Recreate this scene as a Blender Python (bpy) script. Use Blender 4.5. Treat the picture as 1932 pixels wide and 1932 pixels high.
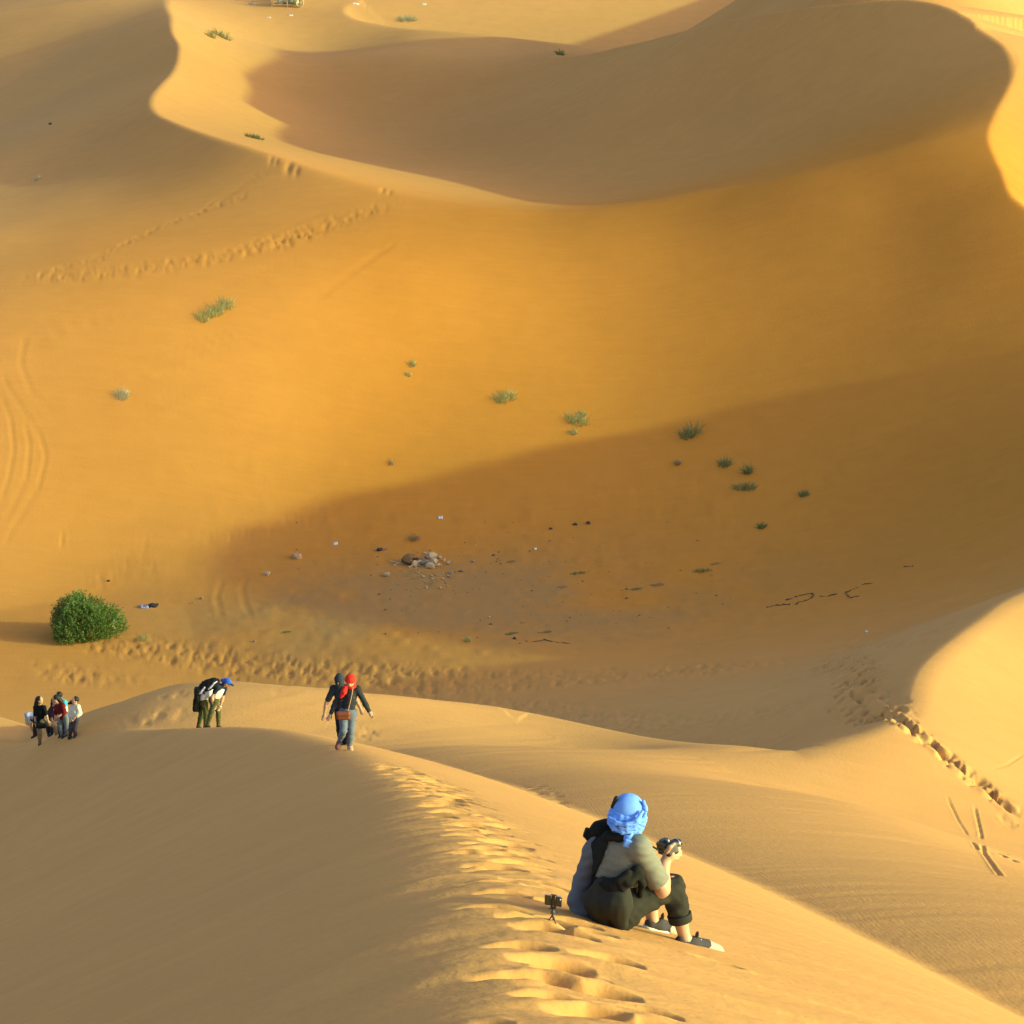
import bpy, bmesh, math, random
import numpy as np
from mathutils import Vector, Matrix

for o in list(bpy.data.objects):
    bpy.data.objects.remove(o, do_unlink=True)
SC = bpy.context.scene
COL = SC.collection

# ------------------------------------------------------------------ camera
FD = 5000.0 / 1932.0            # focal length in picture widths
PITCH = math.radians(16.0)
cam_d = bpy.data.cameras.new("camera")
cam_d.sensor_width = 36.0
cam_d.lens = 36.0 * FD
cam_d.clip_start = 0.5
cam_d.clip_end = 3000.0
cam = bpy.data.objects.new("camera", cam_d)
COL.objects.link(cam)
cam.location = (0, 0, 0)
cam.rotation_euler = (math.pi / 2 - PITCH, 0, 0)
SC.camera = cam

# ------------------------------------------------------------------ light
SUN_AZ = math.radians(12.0)     # towards the camera from straight right
SUN_EL = math.radians(14.0)
L = np.array([math.cos(SUN_EL) * math.cos(SUN_AZ), -math.cos(SUN_EL) * math.sin(SUN_AZ), math.sin(SUN_EL)])
world = bpy.data.worlds.new("World")
SC.world = world
world.use_nodes = True
nt = world.node_tree
nt.nodes.clear()
sky = nt.nodes.new("ShaderNodeTexSky")
sky.sky_type = 'NISHITA'
sky.sun_disc = False
sky.sun_elevation = SUN_EL
sky.sun_rotation = math.atan2(L[0], L[1])
sky.altitude = 700
sky.dust_density = 4.0
sky.air_density = 0.8
sky.ozone_density = 0.4
bg = nt.nodes.new("ShaderNodeBackground")
bg.inputs['Strength'].default_value = 0.15
out = nt.nodes.new("ShaderNodeOutputWorld")
nt.links.new(sky.outputs[0], bg.inputs['Color'])
nt.links.new(bg.outputs[0], out.inputs['Surface'])

sun_d = bpy.data.lights.new("sun", 'SUN')
sun_d.energy = 2.0
sun_d.angle = math.radians(0.9)
sun_d.color = (0.69, 0.94, 0.42)
sun = bpy.data.objects.new("sun", sun_d)
COL.objects.link(sun)
sun.rotation_euler = Vector(L).to_track_quat('Z', 'Y').to_euler()
sun.location = (60, -12, 30)

vs = SC.view_settings
vs.view_transform = 'Standard'
vs.look = 'None'
vs.exposure = 1.26
vs.gamma = 1.0
vs.use_curve_mapping = False

# ------------------------------------------------------------------ picture <-> place
CP, SP = math.cos(PITCH), math.sin(PITCH)
def ray(px, py):
    a = (np.asarray(px, float) - 966.0) / 5000.0
    b = -(np.asarray(py, float) - 966.0) / 5000.0
    return np.stack([a + 0 * b, CP + SP * b, -SP + CP * b], -1)
def at(px, py, t):
    return ray(px, py) * np.asarray(t, float)[..., None]
def atz(px, py, z):
    r = ray(px, py)
    return r * (z / r[..., 2])[..., None]

# ------------------------------------------------------------------ smooth height sheets
class Sheet:
    """bicubic B-spline height sheet fitted to heights and to how much a place turns to the sun"""
    def __init__(s, x0, x1, y0, y1, h):
        s.x0, s.y0, s.h = x0, y0, h
        s.nx = int(math.ceil((x1 - x0) / h)) + 3
        s.ny = int(math.ceil((y1 - y0) / h)) + 3
        s.c = np.zeros((s.nx, s.ny))
    @staticmethod
    def _w(f):
        return [(1 - f) ** 3 / 6, (3 * f ** 3 - 6 * f ** 2 + 4) / 6, (-3 * f ** 3 + 3 * f ** 2 + 3 * f + 1) / 6, f ** 3 / 6]
    @staticmethod
    def _d(f):
        return [-(1 - f) ** 2 / 2, (9 * f ** 2 - 12 * f) / 6, (-9 * f ** 2 + 6 * f + 3) / 6, f ** 2 / 2]
    def loc(s, x, y):
        u = np.clip((x - s.x0) / s.h, 0, s.nx - 3 - 1e-6)
        v = np.clip((y - s.y0) / s.h, 0, s.ny - 3 - 1e-6)
        i = u.astype(int); j = v.astype(int)
        return i, j, u - i, v - j
    def __call__(s, x, y, grad=False):
        i, j, f, g = s.loc(x, y)
        wx, wy = s._w(f), s._w(g)
        z = 0
        for a in range(4):
            for b in range(4):
                z = z + wx[a] * wy[b] * s.c[i + a, j + b]
        if not grad:
            return z
        dx, dy = s._d(f), s._d(g)
        zx = 0; zy = 0
        for a in range(4):
            for b in range(4):
                cc = s.c[i + a, j + b]
                zx = zx + dx[a] * wy[b] * cc
                zy = zy + wx[a] * dy[b] * cc
        return z, zx / s.h, zy / s.h
    def fit(s, hp, sh, lam=0.02, its=4, t0=None, wsh=2.0):
        """hp: (x,y,z,w); sh: (px,py,shade,w)"""
        N = s.nx * s.ny
        idx = np.arange(N).reshape(s.nx, s.ny)
        # bending rows
        B = np.zeros((N, N))
        def add(ids, ws, w):
            ids = [k.ravel() for k in ids]
            for p, wp in zip(ids, ws):
                for q, wq in zip(ids, ws):
                    np.add.at(B, (p, q), w * wp * wq)
        add([idx[:-2], idx[1:-1], idx[2:]], [1, -2, 1], lam)
        add([idx[:, :-2], idx[:, 1:-1], idx[:, 2:]], [1, -2, 1], lam)
        add([idx[:-1, :-1], idx[1:, :-1], idx[:-1, 1:], idx[1:, 1:]], [1, -1, -1, 1], 2 * lam)
        def rows(x, y, kind):
            i, j, f, g = s.loc(x, y)
            wx = s._w(f) if kind != 'x' else s._d(f)
            wy = s._w(g) if kind != 'y' else s._d(g)
            k = np.zeros((len(x), 16), int); w = np.zeros((len(x), 16))
            for a in range(4):
                for b in range(4):
                    k[:, 4 * a + b] = idx[i + a, j + b]
                    w[:, 4 * a + b] = wx[a] * wy[b]
            return k, (w if kind == 'z' else w / s.h)
        hp = np.array(hp, float)
        def accum(M, r, k, w, tgt, wt):
            for n in range(len(tgt)):
                M[np.ix_(k[n], k[n])] += wt[n] * np.outer(w[n], w[n])
                r[k[n]] += wt[n] * w[n] * tgt[n]
        k, w = rows(hp[:, 0], hp[:, 1], 'z')
        M0 = B + 1e-9 * np.eye(N); r0 = np.zeros(N)
        accum(M0, r0, k, w, hp[:, 2], hp[:, 3])
        s.c = np.linalg.solve(M0, r0).reshape(s.nx, s.ny)
        if not len(sh):
            return s
        sh = np.array(sh, float)
        rr = ray(sh[:, 0], sh[:, 1])
        for it in range(its):
            # where does each sample's ray meet the sheet
            ts = np.linspace(t0[0], t0[1], 500)
            P = rr[:, None, :] * ts[None, :, None]
            zz = s(P[..., 0], P[..., 1])
            below = P[..., 2] < zz
            hit = below.any(1)
            ti = ts[np.argmax(below, 1)]
            X = rr[:, 0] * ti; Y = rr[:, 1] * ti
            _, gx, gy = s(X, Y, True)
            nn = np.sqrt(1 + gx * gx + gy * gy)
            kx, wx = rows(X, Y, 'x'); ky, wy = rows(X, Y, 'y')
            M = M0.copy(); r = r0.copy()
            ww = -L[0] * wx - L[1] * wy
            tgt = sh[:, 2] * nn - L[2]
            wt = wsh * sh[:, 3] * hit * s.h ** 2
            accum(M, r, kx, ww, tgt, wt)
            s.c = np.linalg.solve(M, r).reshape(s.nx, s.ny)
        return s

class Crest:
    """polyline in plan with heights; gives signed distance (left of travel positive) and crest height"""
    def __init__(s, pts, step=1.0, W=4):
        s.W = W
        P = np.array(pts, float)
        # smooth Catmull-Rom resampling
        out = []
        Q = np.vstack([2 * P[0] - P[1], P, 2 * P[-1] - P[-2]])
        for i in range(1, len(Q) - 2):
            n = max(2, int(np.linalg.norm(Q[i + 1, :2] - Q[i, :2]) / step))
            for k in range(n):
                f = k / n
                a, b, c, d = Q[i - 1], Q[i], Q[i + 1], Q[i + 2]
                out.append(.5 * (2 * b + (c - a) * f + (2 * a - 5 * b + 4 * c - d) * f * f + (3 * b - a - 3 * c + d) * f ** 3))
        out.append(P[-1])
        s.P = np.array(out)
        d = np.diff(s.P[:, :2], axis=0)
        s.len = np.linalg.norm(d, axis=1)
        s.dir = d / s.len[:, None]
        s.s = np.concatenate([[0], np.cumsum(s.len)])
    def _near(s, X, Y, I):
        """exact nearest point among candidate segments I (n,k)"""
        A = s.P[I]; dx = s.dir[I, 0]; dy = s.dir[I, 1]; ln = s.len[I]
        rx = X[:, None] - A[..., 0]; ry = Y[:, None] - A[..., 1]
        f = np.clip((rx * dx + ry * dy) / ln, 0, 1)
        d2 = (rx - f * ln * dx) ** 2 + (ry - f * ln * dy) ** 2
        k = np.argmin(d2, 1); r = np.arange(len(k)); i = I[r, k]; fi = f[r, k]
        # side: at a bend use the mean direction of both segments
        nd = s.dir[i].copy()
        j = np.where(fi >= 1, np.minimum(i + 1, len(s.dir) - 1), np.where(fi <= 0, np.maximum(i - 1, 0), i))
        nd = nd + s.dir[j]
        B = s.P[i] + fi[:, None] * (s.P[i + 1] - s.P[i])
        cr = nd[:, 0] * (Y - B[:, 1]) - nd[:, 1] * (X - B[:, 0])
        return np.sqrt(d2[r, k]) * np.where(cr >= 0, 1, -1), B[:, 2], s.s[i] + fi * s.len[i], i
    def _full(s, x, y):
        n = len(s.len); D = []
        ch = max(1, 3000000 // n)
        I = np.arange(n)[None]
        for k in range(0, len(x), ch):
            m = len(x[k:k + ch])
            D.append(s._near(x[k:k + ch], y[k:k + ch], np.broadcast_to(I, (m, n))))
        return [np.concatenate(c) for c in zip(*D)]
    def __call__(s, x, y):
        x = np.asarray(x, float); y = np.asarray(y, float)
        n = len(s.len)
        if x.ndim == 2 and x.size > 20000:
            st = 6; W = s.W
            xc, yc = x[::st, ::st], y[::st, ::st]
            ic = s._full(xc.ravel(), yc.ravel())[3].reshape(xc.shape)
            ic = np.repeat(np.repeat(ic, st, 0), st, 1)[:x.shape[0], :x.shape[1]].ravel()
            xf, yf = x.ravel(), y.ravel(); D = []
            off = np.arange(-W, W + 1)
            for k in range(0, len(xf), 60000):
                I = np.clip(ic[k:k + 60000, None] + off, 0, n - 1)
                D.append(s._near(xf[k:k + 60000], yf[k:k + 60000], I)[:3])
            return [np.concatenate(c).reshape(x.shape) for c in zip(*D)]
        r = s._full(x.ravel(), y.ravel())
        return [c.reshape(x.shape) for c in r[:3]]
def pix(lst):
    return [tuple(at(p[0], p[1], p[2])) if len(p) == 3 else tuple(p[1:]) for p in lst]
def smin(a, b, k):
    h = np.clip(.5 + .5 * (b - a) / k, 0, 1)
    return b * (1 - h) + a * h - k * h * (1 - h)
def smax(a, b, k):
    return -smin(-a, -b, k)
def ss(a, b, x):
    t = np.clip((x - a) / (b - a), 0, 1)
    return t * t * (3 - 2 * t)
NTH, NR = 760, 1650
# ------------------------------------------------------------------ the dunes
ZF = float(at(800, 1060, 125)[2])      # valley floor

# near ridge: crest from under the photographer down past the walkers, then bending away to the left
C1 = Crest([(2.2, -14, 2.2), (1.2, 0, -1.75)] + pix([
    (955, 1932, 11.9), (905, 1750, 15.0), (850, 1600, 21.0), (765, 1480, 34.5), (645, 1413, 50.5),
    (540, 1383, 60), (430, 1371, 67), (250, 1377, 76), (80, 1394, 85), (0, 1402, 90)]) +
    [(-27, 94, -33.5), (-38, 103, -35.5), (-60, 112, -36)], step=.6)
# rear crest of the middle dune (it ends against the valley) and of the bright dune at the right
C2 = Crest([(-48, 94, -35)] + pix([
    (0, 1372, 98), (160, 1332, 94), (300, 1298, 87), (410, 1282, 82), (520, 1279, 79.5), (650, 1284, 79), (820, 1310, 80.5), (1000, 1345, 82), (1250, 1391, 78.5),
    (1400, 1409, 74), (1500, 1411, 71.5), (1640, 1372, 72.5), (1700, 1348, 76), (1716, 1318, 79.5), (1745, 1250, 84), (1850, 1167, 90), (1932, 1112, 95)]) +
    [(24, 98, -29.8), (34, 102, -30.5), (50, 105, -32), (75, 100, -33)], step=.8, W=9)
# rim of the bowl
CR = Crest([(-60, 420, -24), (-42, 320, -23)] + pix([
    (318, 8, 250), (330, 50, 232), (341, 95, 215), (322, 145, 201), (290, 172, 194), (281, 190, 190), (290, 208, 186), (312, 223, 181), (510, 292, 168),
    (700, 351, 163), (850, 378, 161), (960, 392, 160), (1060, 402, 159.5), (1300, 366, 157), (1500, 326, 156.2), (1700, 276, 155.6), (1850, 237, 155.2)]) +
    [(60, 158, -26)], step=1.5)
# big dune at the right and the ridge that runs on from it outside the picture
C3 = Crest([(-12, 262, -26), (-4, 248, -25)] + pix([
    (1060, 108, 232), (1150, 91, 222), (1300, 56, 204), (1400, 31, 194), (1550, 8, 184), (1700, -3, 177), (1800, 20, 173.5), (1868, 55, 172), (1905, 85, 168.5), (1924, 112, 166),
    (1912, 142, 163), (1870, 195, 158.5), (1851, 232, 155.5), (1857, 268, 153), (1877, 310, 150.5), (1932, 388, 147)]) +
    [(34, 140, -26), (39, 134, -26.8), (41, 128, -25.4), (41, 121, -24.0), (41, 115, -22.9), (41, 112, -22.4), (41, 109, -23.0), (41, 106, -24.0), (42, 101, -25.0), (44, 96, -26.5), (55, 88, -28), (80, 75, -30)], step=1.0)

def hp_pix(l):
    return [tuple(at(p[0], p[1], p[2])) + (p[3] if len(p) > 3 else 1.,) for p in l]
def hp_z(l):
    return [tuple(atz(np.float64(p[0]), np.float64(p[1]), np.float64(p[2]))) + (p[3] if len(p) > 3 else 1.,) for p in l]

def crest_pts(C, lo, hi, w=1.0, every=4, dz=0):
    return [(p[0], p[1], p[2] + dz, w) for p in C.P[::every] if lo <= p[0] <= hi]

# ---- valley and bowl
V = Sheet(-75, 75, 66, 264, 4.0)
v_h = hp_z([(160, 1200, ZF - 1.3), (400, 1150, ZF - .9), (700, 1100, ZF - .2), (1000, 1150, ZF), (1200, 1060, ZF + .1), (600, 1010, ZF - .1), (900, 1000, ZF + .2), (1300, 1180, ZF + .3),
            (100, 1290, ZF - 1.6), (500, 1270, ZF - .9), (900, 1260, ZF), (300, 1060, ZF - .6), (1450, 1080, ZF + .5), (0, 1250, ZF - 1.2), (1700, 1090, ZF + 2.2), (1600, 1200, ZF + 1.5), (1900, 950, ZF + 3.6)])
v_h += hp_pix([(1500, 1395, 81, .5), (1640, 1362, 83, .5), (1500, 1300, 92, .3), (1250, 1340, 90, .3)])
v_h += [(-20, 85, ZF - 1.6, .3), (0, 82, ZF - .2, .3), (-45, 88, ZF + 1.5, .1), (28, 100, ZF + 3.5, .1), (20, 75, -32, .3), (35, 80, -32, .3), (20, 66, -33, .3), (45, 70, -33, .2), (10, 72, -29, .1)]
v_h += crest_pts(CR, -40, 32, 1.5, 3)
v_h += [(p[0], p[1], p[2] + .3, 1.0) for p in C3.P[::3] if 20 < p[0] < 60 and 86 < p[1] < 156]
v_h += hp_pix([(0, 600, 149, .02), (0, 900, 131, .05), (1000, 700, 136, .1), (1500, 600, 142, .1), (1900, 500, 148, .1), (0, 300, 178, .02), (0, 100, 225, .02), (0, 20, 250, .05), (200, 10, 262, .05)])
v_s = [(500, 850, .62), (430, 900, .62), (560, 760, .62), (300, 700, .45), (100, 600, .36), (20, 800, .38), (200, 1000, .46), (100, 900, .42), (50, 450, .28), (300, 450, .24), (500, 500, .40), (700, 450, .36),
       (620, 680, .58), (800, 600, .50), (750, 800, .50), (900, 500, .42), (1000, 700, .38), (1100, 500, .32), (1200, 600, .25), (1300, 450, .27), (1400, 550, .16), (1500, 450, .18), (1500, 640, .08),
       (1600, 500, .12), (1700, 450, .08), (1750, 550, .0), (1600, 350, .28), (1780, 300, .22), (1850, 500, .02), (1900, 400, .08), (1890, 620, .04), (1650, 600, .08), (560, 940, .36), (400, 1000, .42), (300, 1080, .20), (420, 1120, .13), (250, 1240, .12), (500, 1180, .13), (60, 1200, .14), (200, 300, -.06), (400, 310, -.05), (300, 350, .04),
       (550, 330, .06), (120, 300, .0), (10, 300, .10), (100, 200, -.15), (250, 240, -.15), (20, 120, -.18), (150, 100, -.16), (200, 40, -.14), (250, 130, -.18), (60, 60, -.1), (200, 180, -.12), (60, 250, -.05), (330, 270, -.1), (700, 385, .16), (850, 405, .30), (200, 600, .38), (400, 600, .42), (1000, 450, .40),
       (1200, 420, .38), (650, 560, .48), (100, 750, .38), (900, 800, .42), (1050, 800, .40)]
v_s = [(a, b, c, 3.0 if a < 340 and b < 320 else 1.0) for a, b, c in v_s]
V.fit(v_h, v_s, lam=.12, t0=(95, 240), wsh=1.0)

# ---- land beyond the rim, up to the big dune
F = Sheet(-80, 70, 130, 440, 5.0)
f_h = crest_pts(CR, -40, 32, 1.5, 3) + [(p[0], p[1], p[2], 1.0) for p in C3.P[::4] if p[1] > 155 and p[0] > 2]
f_h += hp_pix([(540, 12, 262, 1), (650, 20, 258, 1), (700, 60, 240, .5), (450, 30, 255, .7), (600, 150, 252, .6), (700, 250, 217, .5), (1000, 300, 192, .4), (1000, 150, 246, .4), (480, 200, 231, .6), (800, 336, 172, .7), (900, 364, 168, .7), (680, 308, 177, .7), (1000, 70, 246, .6), (800, 50, 252, .6),
               (1300, 250, 182, .3), (1500, 150, 184, .3), (1700, 100, 178, .3)])
f_s = [(330, 150, .62), (400, 100, .60), (360, 190, .60), (370, 60, .6), (600, 318, .48), (750, 348, .45), (900, 378, .42), (480, 40, .3), (1300, 250, -.15), (1500, 150, -.3), (1700, 100, -.3), (1000, 250, -.05), (700, 150, .08), (1200, 360, -.05), (1400, 320, -.1), (1600, 270, -.15), (1750, 230, -.15), (1500, 250, -.2), (1800, 150, -.25)]
f_s = [(a, b, c, 1.0) for a, b, c in f_s]
F.fit(f_h, f_s, lam=.08, t0=(145, 300), wsh=.7)

# ---- the middle dune and the bright dune at the right
M = Sheet(-62, 80, 8, 110, 3.0)
m_h = [(p[0], p[1], p[2], 1.5) for p in C2.P[::3] if -45 < p[0] < 60]
m_h += hp_pix([(100, 1391, 88, 1), (410, 1368, 74, .15), (640, 1400, 66, .15), (1000, 1500, 49.5, .6), (1000, 1450, 58.5, .7), (1000, 1410, 72, .7), (1100, 1490, 54, .6), (1100, 1440, 66, .8), (1100, 1405, 77, .7), (1200, 1560, 45.5, .5), (1200, 1500, 54, .6), (1200, 1447, 66.5, .8), (1200, 1415, 76, .7), (1300, 1480, 58, .6), (1300, 1440, 68, .8), (1300, 1420, 74, .6), (1400, 1490, 56, .5), (1400, 1448, 66, .7), (900, 1390, 76, .5), (800, 1385, 74, .4), (1500, 1475, 60, .5), (1700, 1540, 52.5, .5), (1850, 1600, 47.5, .5), (1500, 1530, 48, .6), (1932, 1682, 38, .6), (1250, 1620, 40, .4), (1600, 1770, 29, .4),
               (1932, 1552, 54, .4), (1900, 1300, 86, .2)])
m_h += [(14, 70, -27.2, .5), (16.5, 79, -28.6, .4)]
m_h += [(30, 72, -31, .3), (45, 62, -33, .2), (30, 52, -27, .3), (45, 45, -30, .2), (24, 35, -21, .2), (60, 30, -27, .1), (10, 12, -14, .1), (-10, 12, -14, .1), (-30, 40, -26, .2), (-45, 70, -34, .2)]
m_h += [(p[0], p[1], p[2] - (2.4 if p[1] < 64 else 1.0), .4) for p in C1.P[::8] if 34 < p[1] < 80]
m_h += [(p[0] - 7, p[1] - 3, p[2] - 5.5, .4) for p in C1.P[::8] if 20 < p[1] < 80]
m_s = [(600, 1340, .54), (450, 1330, .52), (700, 1350, .47), (530, 1370, .54), (850, 1390, .42), (950, 1420, .36), (1050, 1400, .46), (1200, 1480, .28), (1100, 1540, .16), (1250, 1600, .14), (1400, 1600, .18), (1500, 1720, .12), (1700, 1760, .14), (1850, 1780, .18),
       (1600, 1600, .28), (1800, 1690, .30), (1300, 1440, .5), (1500, 1470, .58), (1700, 1540, .60), (1850, 1600, .60), (1750, 1420, .58), (1600, 1430, .56), (1850, 1450, .6), (1750, 1300, .66), (1850, 1230, .7), (1800, 1380, .62), (1800, 1330, .62), (1850, 1380, .6), (1900, 1430, .6), (1800, 1280, .64), (1770, 1350, .6), (1880, 1290, .62), (1920, 1240, .65), (1920, 1330, .6), (1900, 1350, .55), (1900, 1500, .58),
       (300, 1330, .28), (200, 1360, .34), (350, 1355, .44)]
m_s = [(a, b, c, 1.0) for a, b, c in m_s]
M.fit(m_h, m_s, lam=.09, t0=(24, 110), wsh=1.0)

def far_land(x, y):
    # far land and bowl
    d, zc, s_ = CR(x, y)
    v = V(x, np.minimum(y, 263)) + .03 * np.maximum(0, d - 1.5) ** 2
    f = F(x, np.clip(y, 131, 439)) + .03 * np.maximum(0, -d - 1.5) ** 2
    h = smin(v, f, .25)
    d3, z3, s3 = C3(x, y)
    sl = .15 + .47 * ss(92, 120, s3)  # gentle unseen back slope, shaped to throw shade into the far bowl
    back = z3 - sl * np.maximum(d3, 0) - .02 * np.maximum(d3 - 42, 0) ** 1.5 + .25 * np.maximum(0, -d3) + .02 * np.maximum(0, -d3) ** 2
    h = smin(h, back, .15)
    h = np.maximum(h, ZF - 1.0)
    # far dunes behind
    far = -25.5 + .36 * (y - (268 - .10 * x)) - .10 * (x - 10)
    far = np.minimum(far, -2.0 - .05 * np.abs(x - 20))
    far = smin(far, -24 + .5 * (x + 26), 2.0)
    far2 = -22 + .4 * (y - 250) - .45 * (x - 52)
    far2 = np.minimum(far2, -18.5 + .0 * x)
    far = np.maximum(far, smin(far2, -20 + .5 * (x - 36), 2.0))
    h = np.where(y > 215, smax(h, far, .6), h)
    # added dune, out of sight behind the big one, to shade the far bowl
    f = np.clip((y - 196) / 42, 0, 1)
    dd = np.hypot(x - (29 + 5.5 * f), y - (196 + 42 * f))
    h = smax(h, -13.6 + 1.0 * f - .64 * np.maximum(dd - 1, 0), .5)
    return h

def near_land(x, y, h):
    # middle dune
    d2, z2, s2 = C2(x, y)
    m = M(x, y)
    mb = z2 - .55 * np.maximum(d2, 0) + .3 * np.maximum(0, -d2) + .05 * np.maximum(0, -d2) ** 2
    # far side: upper envelope over the whole crest, so that its two arms meet in a valley and not in a step
    q = np.where((d2 > .3) & (mb < m + 2))
    xq, yq = x[q], y[q]; e = mb[q]
    for p in C2.P[::1]:
        e = np.maximum(e, p[2] - .08 - .55 * np.sqrt((xq - p[0]) ** 2 + (yq - p[1]) ** 2 + .01))
    mb[q] = e
    m = smin(m, mb, .45)
    h = smax(h, m, .5)
    # near ridge
    d1, z1, s1 = C1(x, y)
    dl = np.maximum(d1, 0); dr = np.maximum(-d1, 0)
    rl = .22 + .012 * np.clip(s1, 0, 60)
    left = z1 - .45 * (np.sqrt(dl * dl + rl * rl) - rl)
    right = z1 - (.345 * (np.sqrt(dr * dr + .30) - .5477) + .035 * np.maximum(dr - 2.2, 0) ** 2)
    n = np.where(d1 > 0, left, right)
    return smax(h, n, .12), m, d1, z1, s1

# polar sheet centred under the viewer: fine where things are near, coarser far off
th_in = np.radians(np.linspace(-13.2, 13.2, NTH))
th_l = -np.radians(13.2) - np.radians(56) * (np.linspace(0, 1, 42)[1:][::-1]) ** 1.6
GTH = np.concatenate([th_l, th_in, -th_l[::-1]])
GR = np.concatenate([np.linspace(2.0, 10, 40, endpoint=False), np.geomspace(10, 27, int(.36 * NR), endpoint=False),
                     np.geomspace(27, 105, int(.34 * NR), endpoint=False), np.geomspace(105, 440, int(.33 * NR), endpoint=False), np.geomspace(440, 900, 30)])
GT_, GR_ = np.meshgrid(GTH, GR)
GX = GR_ * np.sin(GT_); GY = GR_ * np.cos(GT_)
GZ = np.full(GX.shape, -60.0)
G_d1 = np.full(GX.shape, 99.0); G_z1 = np.full(GX.shape, -99.0); G_s1 = np.zeros(GX.shape); G_m = np.full(GX.shape, -99.0)
i0 = np.searchsorted(GR, 62); i1 = np.searchsorted(GR, 135)
GZ[i0:] = far_land(GX[i0:], GY[i0:])
for a_, b_ in ((0, i0), (i0, i1)):
    q = slice(a_, b_)
    GZ[q], G_m[q], G_d1[q], G_z1[q], G_s1[q] = near_land(GX[q], GY[q], GZ[q])

def grid_z(Z, x, y):
    """bilinear height on the polar sheet"""
    r = np.hypot(x, y); t = np.arctan2(x, y)
    i = np.clip(np.searchsorted(GR, r) - 1, 0, len(GR) - 2)
    j = np.clip(np.searchsorted(GTH, t) - 1, 0, len(GTH) - 2)
    f = np.clip((r - GR[i]) / (GR[i + 1] - GR[i]), 0, 1); g = np.clip((t - GTH[j]) / (GTH[j + 1] - GTH[j]), 0, 1)
    return (Z[i, j] * (1 - f) + Z[i + 1, j] * f) * (1 - g) + (Z[i, j + 1] * (1 - f) + Z[i + 1, j + 1] * f) * g
def ground_hit(pts, t0=9., t1=330., n=1600):
    """where the view through picture points meets the sand"""
    pts = np.atleast_2d(np.array(pts, float))
    ts = np.geomspace(t0, t1, n)
    r = ray(pts[:, 0], pts[:, 1])
    P = r[:, None, :] * ts[None, :, None]
    H = grid_z(GZ, P[..., 0], P[..., 1])
    below = P[..., 2] < H
    i = np.clip(np.argmax(below, 1), 1, n - 1)
    k = np.arange(len(pts))
    a = P[k, i - 1, 2] - H[k, i - 1]; b = P[k, i, 2] - H[k, i]
    f = a / (a - b)
    t = ts[i - 1] * (1 - f) + ts[i] * f
    return r * t[:, None]

# ------------------------------------------------------------------ small relief
def hsh(i, j, seed):
    n = (i.astype(np.int64) * 374761393 + j.astype(np.int64) * 668265263 + seed * 974634777) & 0x7fffffff
    n = ((n ^ (n >> 13)) * 1274126177) & 0x7fffffff
    return ((n ^ (n >> 16)) & 0xffff) / 32767.5 - 1.0
def vnoise(x, y, seed=0):
    i = np.floor(x); j = np.floor(y)
    f = x - i; g = y - j
    i = i.astype(int); j = j.astype(int)
    f = f * f * f * (f * (6 * f - 15) + 10); g = g * g * g * (g * (6 * g - 15) + 10)
    a = hsh(i, j, seed); b = hsh(i + 1, j, seed); c = hsh(i, j + 1, seed); d = hsh(i + 1, j + 1, seed)
    return (a * (1 - f) + b * f) * (1 - g) + (c * (1 - f) + d * f) * g
def fbm(x, y, seed=0, o=3):
    z = 0; w = 1.0
    for k in range(o):
        z = z + w * vnoise(x * 2 ** k + 17.3 * k, y * 2 ** k + 9.1 * k, seed + k); w *= .5
    return z

def densify(pl, n=6):
    out = []
    for a, b in zip(pl[:-1], pl[1:]):
        for k in range(n):
            out.append((a[0] + (b[0] - a[0]) * k / n, a[1] + (b[1] - a[1]) * k / n))
    return out + [pl[-1]]
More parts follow.
